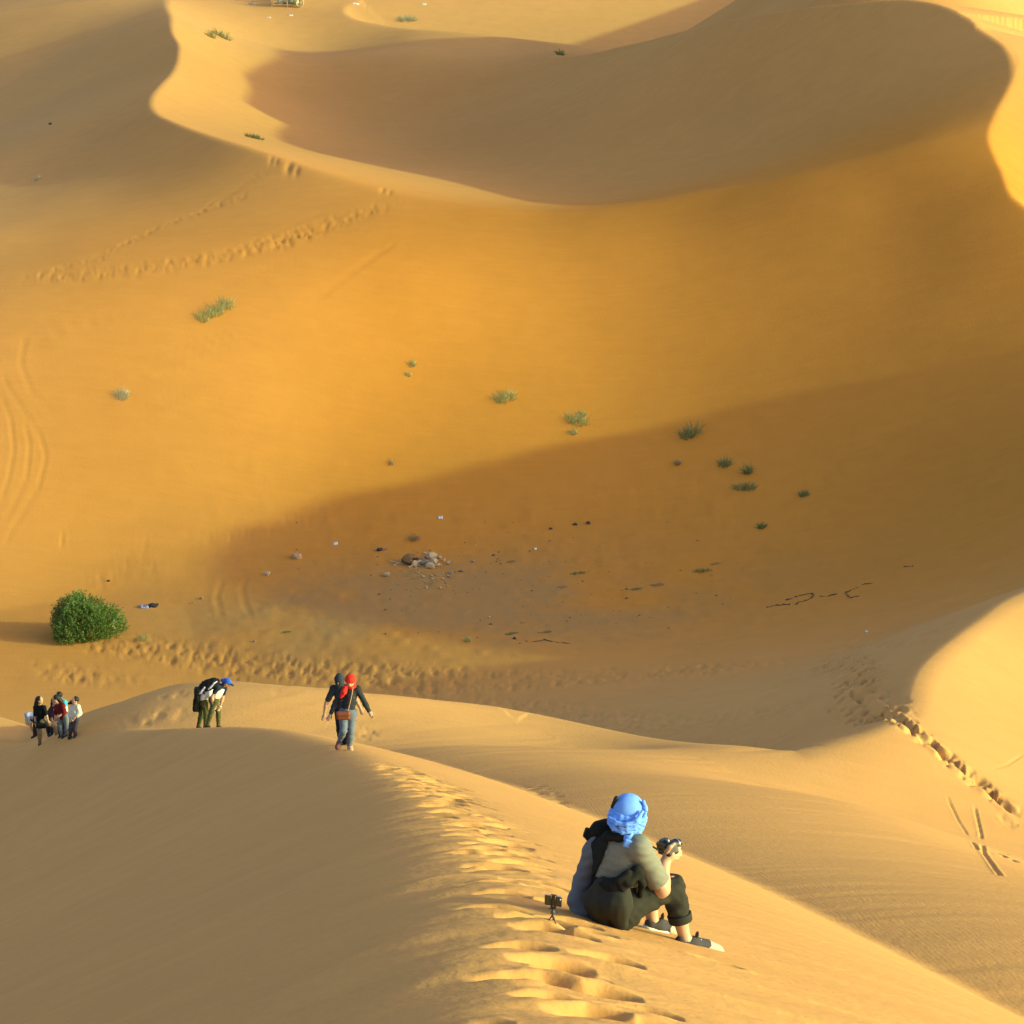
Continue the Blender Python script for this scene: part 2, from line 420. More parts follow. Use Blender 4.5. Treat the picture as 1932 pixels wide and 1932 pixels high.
# (points along the line, kind, half width m, depth m)
MARKS = [
    ([(790, 372), (700, 396), (600, 430), (500, 462), (400, 486), (250, 510), (0, 532)], 'trod', 1.0, .09),
    ([(640, 425), (540, 455), (440, 478)], 'trod', .8, .10),
    ([(517, 318), (455, 353), (400, 390)], 'groove', .16, .10), ([(497, 322), (440, 356), (385, 392)], 'groove', .14, .08),
    ([(515, 355), (420, 385), (300, 430), (180, 490), (30, 527)], 'trod', .35, .07),
    ([(750, 455), (660, 520), (578, 578)], 'groove', .16, .09), ([(728, 464), (640, 524), (560, 574)], 'groove', .14, .07),
    ([(835, 483), (750, 525), (690, 552)], 'groove', .15, .07), ([(815, 486), (735, 524)], 'groove', .13, .05),
    ([(472, 628), (380, 664), (300, 698), (210, 716)], 'groove', .16, .09), ([(462, 620), (370, 652), (260, 696)], 'groove', .14, .06),
    ([(385, 716), (310, 766), (252, 802)], 'groove', .14, .06), ([(360, 722), (300, 760), (238, 798)], 'groove', .14, .06),
    ([(615, 398), (520, 437), (440, 470)], 'groove', .15, .06), ([(700, 432), (600, 480), (400, 544)], 'groove', .14, .05),
    ([(570, 480), (480, 510), (390, 545)], 'groove', .14, .06),
    ([(245, 592), (120, 626), (0, 660)], 'groove', .17, .07), ([(200, 596), (100, 622), (0, 645)], 'groove', .14, .05),
    ([(0, 706), (40, 768), (75, 822), (87, 860), (72, 920), (42, 970), (5, 1030)], 'groove', .20, .12),
    ([(0, 745), (20, 790), (26, 850), (15, 905), (0, 950)], 'groove', .2, .10),
    ([(45, 790), (56, 840), (50, 900), (22, 962), (0, 990)], 'groove', .2, .10),
    ([(78, 618), (46, 642), (38, 685), (60, 740), (110, 790)], 'groove', .25, .07),
    ([(448, 1082), (418, 1096), (408, 1130), (420, 1172)], 'groove', .16, .05), ([(470, 1082), (456, 1110), (462, 1142), (478, 1172)], 'groove', .16, .05),
    ([(430, 1118), (500, 1142), (562, 1158)], 'groove', .16, .05), ([(700, 1142), (830, 1148), (980, 1150)], 'groove', .2, .04),
    ([(640, 955), (560, 985), (440, 1010), (330, 1022)], 'trod', .5, .06),
    ([(120, 985), (125, 1040), (135, 1060)], 'trod', .3, .08),
    ([(330, 1030), (300, 1060), (200, 1090), (260, 1040), (180, 1060)], 'trod', 1.2, .06),
    ([(0, 1200), (150, 1203), (300, 1228), (500, 1262), (700, 1274), (900, 1284), (1100, 1280), (1300, 1265), (1450, 1256), (1560, 1246)], 'trod', 1.5, .085),
    ([(0, 1250), (200, 1280), (330, 1300)], 'trod', 1.0, .08),
    ([(600, 1290), (800, 1310), (1050, 1345), (1250, 1365), (1400, 1350), (1600, 1330)], 'trod', 1.2, .06),
    ([(1560, 1246), (1612, 1262), (1625, 1285), (1612, 1312), (1640, 1340), (1690, 1362)], 'trod', .8, .30),
    ([(1640, 1342), (1700, 1362), (1760, 1410), (1850, 1482), (1932, 1552)], 'trod', .42, .15),
    ([(1612, 1300), (1640, 1342), (1700, 1362), (1760, 1410), (1850, 1482), (1932, 1552)], 'groove', .16, .09),
    ([(560, 1160), (700, 1176), (900, 1170), (1010, 1142)], 'groove', .2, .05), ([(620, 1092), (560, 1110), (540, 1135), (600, 1156)], 'groove', .2, .05),
    ([(1690, 1210), (1740, 1192), (1800, 1186)], 'trod', .6, .12), ([(1560, 1222), (1700, 1218), (1790, 1212)], 'trod', .3, .08),
    ([(1560, 1246), (1600, 1215), (1635, 1192)], 'groove', .12, -.06),
    ([(1785, 1500), (1808, 1548), (1845, 1605)], 'groove', .035, .03), ([(1838, 1520), (1850, 1570), (1856, 1610), (1888, 1652)], 'groove', .04, .035),
    ([(1870, 1452), (1900, 1445), (1930, 1425)], 'groove', .035, .025),
    ([(420, 1320), (330, 1345), (230, 1365), (150, 1375)], 'trod', .6, .035), ([(560, 1305), (540, 1312), (500, 1300)], 'trod', .3, .06),
    ([(400, 1302), (330, 1312), (250, 1325)], 'trod', .4, .04),
    ([(700, 1420), (690, 1390), (680, 1360)], 'trod', .35, .035),
    ([(1000, 1478), (1070, 1530)], 'trod', .2, .025),
    ([(1880, 1560), (1930, 1535)], 'trod', .4, .06), ([(1890, 1620), (1930, 1618)], 'trod', .3, .06),
    ([(1060, 378), (1150, 368), (1260, 355)], 'groove', .3, .06),
]
POCKS = [(512, 300, .9), (522, 303, .8), (545, 314, 1.4), (560, 322, 1.0), (722, 358, .9), (735, 362, .8)]
def make_marks():
    out = []
    for pl, kind, w, dep in MARKS:
        P = ground_hit(densify(pl), n=900)
        if P[0][1] > 95 and kind == 'groove':
            w = max(.62 * w, .15) if P[:, 0].mean() > -22 else .6 * w
            dep *= .28 if P[:, 0].mean() > -22 else .16
        elif P[0][1] > 85: dep *= .5 if P[0][1] < 118 else .3
        keep = np.ones(len(P), bool)
        # leave out samples that jump across a crest
        st = np.linalg.norm(np.diff(P[:, :2], axis=0), axis=1)
        med = np.median(st)
        runs = []; cur = [P[0]]
        for k in range(len(st)):
            if st[k] > 6 * med + .5:
                if len(cur) > 1: runs.append(cur)
                cur = []
            cur.append(P[k + 1])
        if len(cur) > 1: runs.append(cur)
        for c in runs:
            out.append((Crest(c, step=.3 if c[0][1] < 90 else .8), kind, w, dep))
    return out
rng = np.random.default_rng(7)
# footprints trodden along the near crest, deeper at the downhill end
STEPS = []
s_ = 13.0
while s_ < 54:
    far_f = np.clip((s_ - 22) / 25, 0, 1)
    for d_ in ((-.28, -.60) if rng.random() < .8 else (-.14, -.44, -.80)):
        if rng.random() < .9:
            STEPS.append((s_ + rng.normal(0, .12), (d_ + rng.normal(0, .12)) * (1 - .25 * far_f), rng.uniform(.16, .23) * (1 + .1 * far_f), rng.uniform(.12, .165), rng.normal(.06, .12), rng.uniform(.85, 1.1)))
    s_ += rng.uniform(.40, .62)
# the shoe mark and slides by the seated man, as picture points: x, y, half length, half width, angle, depth
STEPS_XY = [(1352, 1816, .16, .055, -.10, .05), (1150, 1764, .13, .03, -.1, .03), (985, 1585, .2, .05, -.3, .03), (1010, 1640, .16, .04, -.3, .03), (1060, 1620, .2, .03, -.25, .02)]

def relief():
    x, y, h = GX, GY, GZ
    d1, z1, sp = G_d1, G_z1, G_s1
    r = GR_
    # --- near ridge: trodden steps, slumps down the dark face, wind streaks
    on = (r < 75) & (np.abs(d1) < 12) & (h <= z1 + .4)
    k = np.where(on.ravel())[0]
    k = k[np.argsort(sp.ravel()[k], kind='stable')]
    X = x.ravel()[k]; Y = y.ravel()[k]; D = d1.ravel()[k]; S = sp.ravel()[k]
    dz = np.zeros(len(k))
    for (s0, d0, a, b, ang, dep) in STEPS:
        q0, q1 = np.searchsorted(S, (s0 - .6, s0 + .6))
        q = q0 + np.where(np.abs(D[q0:q1] - d0) < .6)[0]
        if not len(q): continue
        du = -(D[q] - d0); dv = S[q] - s0         # u runs downhill to the right
        u = (du * math.cos(ang) + dv * math.sin(ang)) / a; v = (-du * math.sin(ang) + dv * math.cos(ang)) / b
        dep = dep * .64 * a
        vv = np.abs(v) / np.where(u > 0, np.sqrt(np.clip(1.05 - .7 * u * u, .1, 2)), np.clip(1.02 + .28 * u, .3, 2))
        tri = smin(np.clip((u + 1.25) / 1.25, 0, 1) ** 1.2, np.clip((1.05 - u) / .9, 0, 1), .12)
        tri = np.maximum(tri, 0)
        tri = tri * ss(.22, -.12, D[q])
        dz[q] += -dep * (1 - ss(.45, 1.0, vv)) * tri + dep * .10 * np.exp(-((vv - 1.25) / .3) ** 2) * (1 - ss(.5, 1.1, np.abs(u)))
    tro = np.exp(-((D + .42) / .55) ** 2) * ss(11, 14, S) * (1 - ss(50, 58, S))
    dz += tro * .022 * fbm(S * 2.6 + 5, D * 1.6, 3, 3)
    dz -= tro * .02
    slump = ss(-.3, .3, D) * np.exp(-np.maximum(D, 0) / 1.5) * ss(9, 13, S) * (1 - ss(40, 52, S))
    dz += slump * (-.045 * np.abs(fbm(S * 1.3 + D * .7, D * .5, 11, 2)) + .012 * vnoise(S * 4.2 + D * 2, D * .9, 12))
    lf = ss(.4, 2.5, D)
    dz += lf * (.03 * vnoise(S * .55 + D * .5, D * .12, 21) + .012 * vnoise(S * 2.2 + D * 1.6, D * .18, 22))
    rs = ss(.9, 1.6, -D)
    dz += rs * .010 * vnoise(S * 3.2 + D * .9, D * .35, 31)
    for P, (_, _, a, b, ang, dep) in zip(STEPS_P, STEPS_XY):
        q = np.where((np.abs(X - P[0]) < .6) & (np.abs(Y - P[1]) < .6))[0]
        du = X[q] - P[0]; dv = Y[q] - P[1]
        u = du * math.cos(ang) + dv * math.sin(ang); v = -du * math.sin(ang) + dv * math.cos(ang)
        e = np.sqrt((u / a) ** 2 + (v / b) ** 2)
        dz[q] += -dep * (1 - ss(.6, 1.1, e)) * (.6 + .4 * np.clip(u / a, -1, 1)) + dep * .2 * np.exp(-((e - 1.25) / .25) ** 2)
    out = np.zeros(x.size); out[k] = dz
    # --- tracks, trodden trails, pocks
    xf = x.ravel(); yf = y.ravel(); rf = r.ravel()
    nth = x.shape[1]
    best = np.full(x.size, np.inf); arc = np.zeros(x.size)
    for C, kind, w, dep in MARK:
        m = (3.2 if kind == 'groove' else 1.7) * w
        n = len(C.len); touched = []
        for g in range(0, n, 5):
            ids = np.arange(max(0, g - 2), min(n, g + 7))
            pp = C.P[g:min(n, g + 5) + 1, :2]
            lo = pp.min(0) - m; hi = pp.max(0) + m
            rr = np.hypot(pp[:, 0], pp[:, 1]); ra, rb = np.searchsorted(GR, (rr.min() - m, rr.max() + m))
            tt = np.arctan2(pp[:, 0], pp[:, 1]); ta, tb = np.searchsorted(GTH, (tt.min() - m / rr.min(), tt.max() + m / rr.min()))
            if rb <= ra or tb <= ta: continue
            q = (np.arange(ra, rb)[:, None] * nth + np.arange(ta, tb)[None]).ravel()
            Dq, _, Sq, _ = C._near(xf[q], yf[q], np.broadcast_to(ids, (len(q), len(ids))))
            up = np.abs(Dq) < np.abs(best[q])
            best[q[up]] = Dq[up]; arc[q[up]] = Sq[up]; touched.append(q)
        if not touched: continue
        q = np.unique(np.concatenate(touched)); q = q[np.abs(best[q]) < m]
        D = best[q]; S = arc[q]
        best[np.concatenate(touched)] = np.inf
        ends = ss(0, 4 * w + .3, S) * (1 - ss(C.s[-1] - 4 * w - .3, C.s[-1], S))
        if kind == 'groove':
            out[q] += ends * dep * (-np.exp(-(D / w) ** 2) + .45 * np.exp(-((np.abs(D) - 1.7 * w) / (.6 * w)) ** 2))
        else:
            sc = 3.4 if w > .5 else 4.4
            nz = vnoise(xf[q] * sc, yf[q] * sc * .8, 41) + .6 * vnoise(xf[q] * sc * 2.1, yf[q] * sc * 1.7, 42)
            out[q] += ends * 1.5 * dep * np.exp(-(D / w) ** 4) * (np.minimum(nz, .3) - .15)
    for P, p in zip(POCKP, POCKS):
        q = np.where((np.abs(xf - P[0]) < 6) & (np.abs(yf - P[1]) < 6))[0]
        du = xf[q] - P[0]; dv = yf[q] - P[1]
        a = .16 * p[2]; b = .7 * p[2]
        out[q] += -.07 * p[2] * np.exp(-(du / a) ** 2 - ((dv) / b) ** 2)
    # --- stony floor of the valley, broad unevenness of the sand
    fl = np.exp(-((xf - 2) / 17) ** 4 - ((yf - 117) / 12) ** 4)
    q = np.where(fl > .02)[0]
    out[q] += fl[q] * (.05 * np.maximum(fbm(xf[q] * .9, yf[q] * .9, 51, 3) - .1, 0) + .02 * vnoise(xf[q] * 2.3, yf[q] * 2.3, 55))
    q = np.where(rf > 26)[0]
    out[q] += .05 * fbm(xf[q] * .13, yf[q] * .13, 61, 2) * ss(26, 60, rf[q])
    return out.reshape(x.shape)

MARK = make_marks()
POCKP = ground_hit([(p[0], p[1]) for p in POCKS])
STEPS_P = ground_hit([(a[0], a[1]) for a in STEPS_XY])
GZ0 = GZ
GZ = GZ + relief()
def make_ground():
    X, Y, Z, Z0, R = GX, GY, GZ, GZ0, GR_
    nr, nth = X.shape
    co = np.stack([X, Y, Z], -1).reshape(-1, 3).astype(np.float32)
    i = np.arange(nr * nth).reshape(nr, nth)
    q = np.stack([i[:-1, :-1], i[:-1, 1:], i[1:, 1:], i[1:, :-1]], -1).reshape(-1, 4)
    me = bpy.data.meshes.new("sand_dunes")
    me.vertices.add(len(co)); me.vertices.foreach_set("co", co.ravel())
    me.loops.add(q.size); me.loops.foreach_set("vertex_index", q.ravel().astype(np.int32))
    me.polygons.add(len(q)); me.polygons.foreach_set("loop_start", (np.arange(len(q)) * 4).astype(np.int32))
    me.polygons.foreach_set("use_smooth", np.ones(len(q), bool))
    me.update(calc_edges=True)
    # sand masks: ripples, grey grit, and reddish sand with the bowl's deep shade painted in
    dM = G_m - Z0
    d1 = G_d1
    rip = (1 - ss(.25, .5, np.abs(dM))) * ss(24, 30, R) * (1 - ss(52, 64, R)) * ss(1.2, 3, -d1) * (1 - ss(.45, .62, .5 + .05 * (X - (11.5 - .17 * Y))))
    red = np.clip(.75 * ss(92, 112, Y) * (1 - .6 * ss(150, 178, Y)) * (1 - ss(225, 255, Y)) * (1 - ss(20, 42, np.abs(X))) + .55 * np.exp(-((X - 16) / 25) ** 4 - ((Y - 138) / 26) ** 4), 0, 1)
    n1 = fbm(X * .22, Y * .22, 71, 3)
    ash = np.exp(-((X + 3) / 12.5) ** 2 - ((Y - 113.5) / 6.5) ** 2) * np.clip(.75 + .6 * n1, 0, 1) * 1.35
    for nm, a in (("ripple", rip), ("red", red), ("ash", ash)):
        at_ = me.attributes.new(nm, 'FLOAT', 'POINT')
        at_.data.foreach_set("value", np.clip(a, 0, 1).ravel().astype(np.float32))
    o = bpy.data.objects.new("sand_dunes", me)
    COL.objects.link(o)
    o["kind"] = "structure"
    o["label"] = "rippled orange sand dunes with sharp crests around a flat valley floor"
    return o
# ------------------------------------------------------------------ materials
def new_mat(name):
    m = bpy.data.materials.new(name); m.use_nodes = True
    n = m.node_tree; n.nodes.clear()
    return m, n
class NB:
    def __init__(s, nt): s.nt = nt
    def n(s, t, **kw):
        o = s.nt.nodes.new(t)
        for k, v in kw.items():
            if k == 'inp':
                for a, b in v.items():
                    if isinstance(b, bpy.types.NodeSocket): s.nt.links.new(b, o.inputs[a])
                    else: o.inputs[a].default_value = b
            else: setattr(o, k, v)
        return o
    def math(s, op, a, b=0., c=None):
        o = s.nt.nodes.new('ShaderNodeMath'); o.operation = op
        for i, v in enumerate((a, b, c)):
            if v is None: continue
            if isinstance(v, bpy.types.NodeSocket): s.nt.links.new(v, o.inputs[i])
            else: o.inputs[i].default_value = v
        return o.outputs[0]
    def mix(s, f, a, b, mode='MIX'):
        o = s.nt.nodes.new('ShaderNodeMix'); o.data_type = 'RGBA'; o.blend_type = mode
        for k, v in ((0, f), (6, a), (7, b)):
            if isinstance(v, bpy.types.NodeSocket): s.nt.links.new(v, o.inputs[k])
            else: o.inputs[k].default_value = v
        return o.outputs[2]
def sand_material():
    m, nt = new_mat("sand"); b = NB(nt)
    tc = b.n('ShaderNodeTexCoord').outputs['Object']
    at_ = lambda nm: b.n('ShaderNodeAttribute', attribute_name=nm).outputs['Fac']
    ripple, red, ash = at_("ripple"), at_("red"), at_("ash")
    def noise(scale, detail=4., vec=tc, rough=.55):
        return b.n('ShaderNodeTexNoise', inp={'Vector': vec, 'Scale': scale, 'Detail': detail, 'Roughness': rough}).outputs['Fac']
    big = noise(.05, 3); mid = noise(.9, 5); fine = noise(22., 3)
    col = b.mix(red, (.595, .302, .094, 1), (.555, .222, .032, 1))  # second tone: redder valley sand, darkened for shade deep in the bowl
    tint = b.math('MULTIPLY_ADD', big, .24, .88)
    tint = b.math('MULTIPLY', tint, b.math('MULTIPLY_ADD', mid, .16, .92))
    tint = b.math('MULTIPLY', tint, b.math('MULTIPLY_ADD', fine, .10, .95))
    # streaks of coarser grain laid by the wind
    mp = b.n('ShaderNodeMapping', inp={'Vector': tc, 'Rotation': (0, 0, math.radians(28)), 'Scale': (.18, 2.2, .5)}).outputs[0]
    streak = noise(1.6, 4, mp)
    tint = b.math('MULTIPLY', tint, b.math('MULTIPLY_ADD', streak, .11, .945))
    col = b.mix(1.0, col, b.n('ShaderNodeCombineColor', inp={0: tint, 1: tint, 2: tint}).outputs[0], 'MULTIPLY')
    grit = b.math('MULTIPLY', ash, b.math('SMOOTHSTEP' if False else 'MULTIPLY', noise(1.7, 5), 1.5))
    grit = b.math('MINIMUM', grit, .7)
    col = b.mix(grit, col, (.35, .205, .078, 1))
    # ripples
    wob = noise(.9, 3)
    sep = b.n('ShaderNodeSeparateXYZ', inp={0: tc})
    ph = b.math('MULTIPLY_ADD', sep.outputs[0], 98., b.math('MULTIPLY', wob, 22.))
    ph = b.math('ADD', ph, b.math('MULTIPLY', sep.outputs[1], 7.))
    rp = b.math('MULTIPLY', b.math('SINE', ph), b.math('MULTIPLY', ripple, b.math('MULTIPLY_ADD', noise(1.5, 2), 1.2, .1)))
    hgt = b.math('ADD', b.math('MULTIPLY', rp, .0005), b.math('MULTIPLY', b.math('SINE', b.math('MULTIPLY', ph, .8)), b.math('MULTIPLY', noise(.35, 3), .00022)))
    hgt = b.math('ADD', hgt, b.math('MULTIPLY', noise(9., 4), .010))
    hgt = b.math('ADD', hgt, b.math('MULTIPLY', fine, .0025))
    bump = b.n('ShaderNodeBump', inp={'Strength': 1.0, 'Distance': 1.0, 'Height': hgt})
    p = b.n('ShaderNodeBsdfPrincipled', inp={'Base Color': col, 'Roughness': 1.0, 'Specular IOR Level': .08, 'Normal': bump.outputs[0]})
    o = b.n('ShaderNodeOutputMaterial', inp={'Surface': p.outputs[0]})
    return m
ground = make_ground()
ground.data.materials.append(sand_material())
# ------------------------------------------------------------------ simple procedural materials
def paint(name, col, rough=.8, var=.12, scale=30., bump=0., metal=0., spec=.3, stripes=None, sheen=0.):
    m, nt = new_mat(name); b = NB(nt)
    tc = b.n('ShaderNodeTexCoord').outputs['Object']
    nz = b.n('ShaderNodeTexNoise', inp={'Vector': tc, 'Scale': scale, 'Detail': 4., 'Roughness': .6}).outputs['Fac']
    f = b.math('MULTIPLY_ADD', nz, 2 * var, 1 - var)
    c = b.mix(1.0, tuple(col) + (1,), b.n('ShaderNodeCombineColor', inp={0: f, 1: f, 2: f}).outputs[0], 'MULTIPLY')
    if stripes:
        w1 = b.n('ShaderNodeTexWave', bands_direction='X', inp={'Vector': tc, 'Scale': stripes[0], 'Distortion': 1.5}).outputs['Fac']
        w2 = b.n('ShaderNodeTexWave', bands_direction='Z', inp={'Vector': tc, 'Scale': stripes[0], 'Distortion': 1.5}).outputs['Fac']
        g = b.math('MULTIPLY', b.math('MAXIMUM', b.math('GREATER_THAN', w1, .7), b.math('GREATER_THAN', w2, .7)), .8)
        c = b.mix(g, c, tuple(stripes[1]) + (1,))
    inp = {'Base Color': c, 'Roughness': rough, 'Metallic': metal, 'Specular IOR Level': spec}
    if bump:
        nb = b.n('ShaderNodeTexNoise', inp={'Vector': tc, 'Scale': scale * 2.5, 'Detail': 3.}).outputs['Fac']
        inp['Normal'] = b.n('ShaderNodeBump', inp={'Strength': 1.0, 'Distance': bump, 'Height': nb}).outputs[0]
    p = b.n('ShaderNodeBsdfPrincipled', inp=inp)
    if sheen: p.inputs['Sheen Weight'].default_value = sheen
    b.n('ShaderNodeOutputMaterial', inp={'Surface': p.outputs[0]})
    return m
MT = {}
def mat(name, *a, **k):
    if name not in MT: MT[name] = paint(name, *a, **k)
    return MT[name]
SKIN = mat('skin', (.50, .29, .17), rough=.55, var=.08, scale=25)
SKIN2 = mat('tanned_skin', (.42, .23, .13), rough=.55, var=.08, scale=25)

# ------------------------------------------------------------------ shapes from blended solids
def vec(*a): return np.array(a, float)
def unit(v): return np.asarray(v, float) / (np.linalg.norm(v) + 1e-12)
def frame(zdir, xhint=(1, 0, 0)):
    """rows: x,y,z axes"""
    z = unit(zdir); x = np.asarray(xhint, float) - np.dot(xhint, z) * z
    if np.linalg.norm(x) < 1e-3: x = np.cross(z, (0, 1, 0))
    x = unit(x); y = np.cross(z, x)
    return np.stack([x, y, z])
def cone(a, b, ra, rb, k=.03): return ('c', np.asarray(a, float), np.asarray(b, float), ra, rb, k)
def ell(c, r, R=None, k=.03): return ('e', np.asarray(c, float), np.asarray(r, float), np.eye(3) if R is None else R, k)
def rbox(c, hf, R=None, rad=.01, k=.0): return ('b', np.asarray(c, float), np.asarray(hf, float), np.eye(3) if R is None else R, rad, k)
def chain(pts, rs, k=.02):
    return [cone(pts[i], pts[i + 1], rs[i], rs[i + 1], k) for i in range(len(pts) - 1)]
def ring(c, R, rx, ry, tube, n=14, k=.01, z=0., wob=0., ph=0.):
    P = []
    for i in range(n + 1):
        a = 2 * math.pi * i / n
        q = vec(rx * math.cos(a), ry * math.sin(a), z + wob * math.sin(2 * a + ph))
        P.append(np.asarray(c) + q @ R)
    return chain(P, [tube] * (n + 1), k)
def pr_dist(p, X):
    t = p[0]
    if t == 'c':
        _, a, b, ra, rb, k = p
        d = b - a; L2 = max(np.dot(d, d), 1e-9)
        f = np.clip(((X - a) @ d) / L2, 0, 1)
        q = X - a - f[..., None] * d
        return np.sqrt((q * q).sum(-1)) - (ra + (rb - ra) * f)
    if t == 'e':
        _, c, r, R, k = p
        q = (X - c) @ R.T
        k0 = np.sqrt(((q / r) ** 2).sum(-1)); k1 = np.sqrt(((q / (r * r)) ** 2).sum(-1)) + 1e-9
        return k0 * (k0 - 1) / k1
    if t == 'b':
        _, c, hf, R, rad, k = p
        q = np.abs((X - c) @ R.T) - (hf - rad)
        return np.sqrt((np.maximum(q, 0) ** 2).sum(-1)) + np.minimum(q.max(-1), 0) - rad
def pr_box(p):
    if p[0] == 'c':
        r = max(p[3], p[4]); return np.minimum(p[1], p[2]) - r, np.maximum(p[1], p[2]) + r
    R = p[3]; e = np.abs(R.T) @ np.asarray(p[2]); return p[1] - e, p[1] + e
def solid(prims, h, fold=None, cuts=(), minus=()):
    """mesh (verts, quads) of the blended solids, by surface nets"""
    lo = np.min([pr_box(p)[0] for p in prims], 0) - 3 * h - .02
    hi = np.max([pr_box(p)[1] for p in prims], 0) + 3 * h + .02
    n = np.ceil((hi - lo) / h).astype(int) + 1
    ax = [lo[i] + h * np.arange(n[i]) for i in range(3)]
    F = np.full(n, 1.0)
    def sub(p, mg):
        a, b = pr_box(p)
        s = [slice(max(0, int((a[i] - mg - lo[i]) / h)), min(n[i], int((b[i] + mg - lo[i]) / h) + 2)) for i in range(3)]
        X = np.stack(np.meshgrid(ax[0][s[0]], ax[1][s[1]], ax[2][s[2]], indexing='ij'), -1)
        return tuple(s), X
    for p in prims:
        k = p[-1]
        s, X = sub(p, max(2.5 * k, .03) + 2 * h)
        d = pr_dist(p, X)
        f = F[s]
        if k > 0:
            w = np.clip(.5 + .5 * (d - f) / k, 0, 1)
            F[s] = d * (1 - w) + f * w - k * w * (1 - w)
        else:
            F[s] = np.minimum(f, d)
    for p in minus:
        s, X = sub(p, 2 * h)
        F[s] = np.maximum(F[s], -pr_dist(p, X))
    G = None
    if fold or len(cuts):
        G = np.stack(np.meshgrid(*ax, indexing='ij'), -1)
    if fold:
        A, fr, sd = fold[:3]
        st = fold[3] if len(fold) > 3 else (1, 1, 1)
        q = G * fr * np.array(st) + sd
        w = np.sin(q[..., 0] * 1.7 + 1.3 * np.sin(q[..., 2] * 1.1 + q[..., 1] * .7)) * np.sin(q[..., 2] * 1.3 + 1.1 * np.sin(q[..., 0] * .9 + 2.)) \
            + .6 * np.sin(q[..., 1] * 2.1 + q[..., 2] * 2.6 + 1.2 * np.sin(q[..., 0] * 1.6))
        F = F + A * w
    for (pt, nm) in cuts:
        F = np.maximum(F, (G - np.asarray(pt)) @ unit(nm))
    ins = F < 0
    c = np.zeros(np.array(F.shape) - 1, np.int8)
    for a in (0, 1):
        for b in (0, 1):
            for d in (0, 1):
                c += ins[a:F.shape[0] - 1 + a, b:F.shape[1] - 1 + b, d:F.shape[2] - 1 + d]
    act = (c > 0) & (c < 8)
    I = np.argwhere(act)
    idx = np.full(act.shape, -1, np.int64); idx[act] = np.arange(len(I))
    V = np.zeros((len(I), 3)); cnt = np.zeros(len(I))
    corners = [(a, b, d) for a in (0, 1) for b in (0, 1) for d in (0, 1)]
    for u in corners:
        for v in corners:
            df = [v[k] - u[k] for k in range(3)]
            if sum(df) != 1 or min(df) < 0: continue
            fa = F[I[:, 0] + u[0], I[:, 1] + u[1], I[:, 2] + u[2]]; fb = F[I[:, 0] + v[0], I[:, 1] + v[1], I[:, 2] + v[2]]
            m = (fa < 0) != (fb < 0)
            t = np.where(m, fa / (fa - fb + 1e-20), 0)
            P = np.array(u)[None] + t[:, None] * np.array(df)[None]
            V[m] += P[m]; cnt[m] += 1
    V = lo + (I + V / cnt[:, None]) * h
    quads = []
    for axn in range(3):
        o1, o2 = [(1, 2), (2, 0), (0, 1)][axn]
        a = [slice(None)] * 3; b = [slice(None)] * 3
        a[axn] = slice(0, -1); b[axn] = slice(1, None)
        sA = ins[tuple(a)]; sB = ins[tuple(b)]
        E = np.argwhere(sA != sB)
        E = E[(E[:, o1] > 0) & (E[:, o2] > 0) & (E[:, o1] < F.shape[o1] - 1) & (E[:, o2] < F.shape[o2] - 1)]
        if not len(E): continue
        flip = sA[E[:, 0], E[:, 1], E[:, 2]]
        q = []
        for (x, y) in ((1, 1), (0, 1), (0, 0), (1, 0)):
            C_ = E.copy(); C_[:, o1] -= x; C_[:, o2] -= y
            q.append(idx[C_[:, 0], C_[:, 1], C_[:, 2]])
        q = np.stack(q, -1)
        q[~flip] = q[~flip][:, ::-1]
        quads.append(q)
    return V, np.concatenate(quads)
def mesh_obj(name, V, Q, m, parent=None, origin=(0, 0, 0), smooth=True):
    me = bpy.data.meshes.new(name)
    V = np.asarray(V, np.float32) - np.asarray(origin, np.float32)
    if isinstance(Q, np.ndarray):
        k = Q.shape[1]
        me.vertices.add(len(V)); me.vertices.foreach_set("co", V.ravel())
        me.loops.add(Q.size); me.loops.foreach_set("vertex_index", Q.ravel().astype(np.int32))
        me.polygons.add(len(Q)); me.polygons.foreach_set("loop_start", (np.arange(len(Q)) * k).astype(np.int32))
        if smooth: me.polygons.foreach_set("use_smooth", np.ones(len(Q), bool))
        me.update(calc_edges=True)
    else:
        me.from_pydata([tuple(v) for v in V], [], Q)
        if smooth:
            for p in me.polygons: p.use_smooth = True
    me.materials.append(m)
    o = bpy.data.objects.new(name, me); COL.objects.link(o)
    if parent is not None: o.parent = parent
    else: o.location = origin
    return o
def part(name, prims, m, parent, h, O, **kw):
    V, Q = solid(prims, h, **kw)
    return mesh_obj(name, V, Q, m, parent, O)
def tag(o, label, cat, group=None):
    o["label"] = label; o["category"] = cat
    if group: o["group"] = group
    return o
def empty(name, loc):
    o = bpy.data.objects.new(name, None); COL.objects.link(o); o.location = loc
    o.empty_display_size = .1
    return o

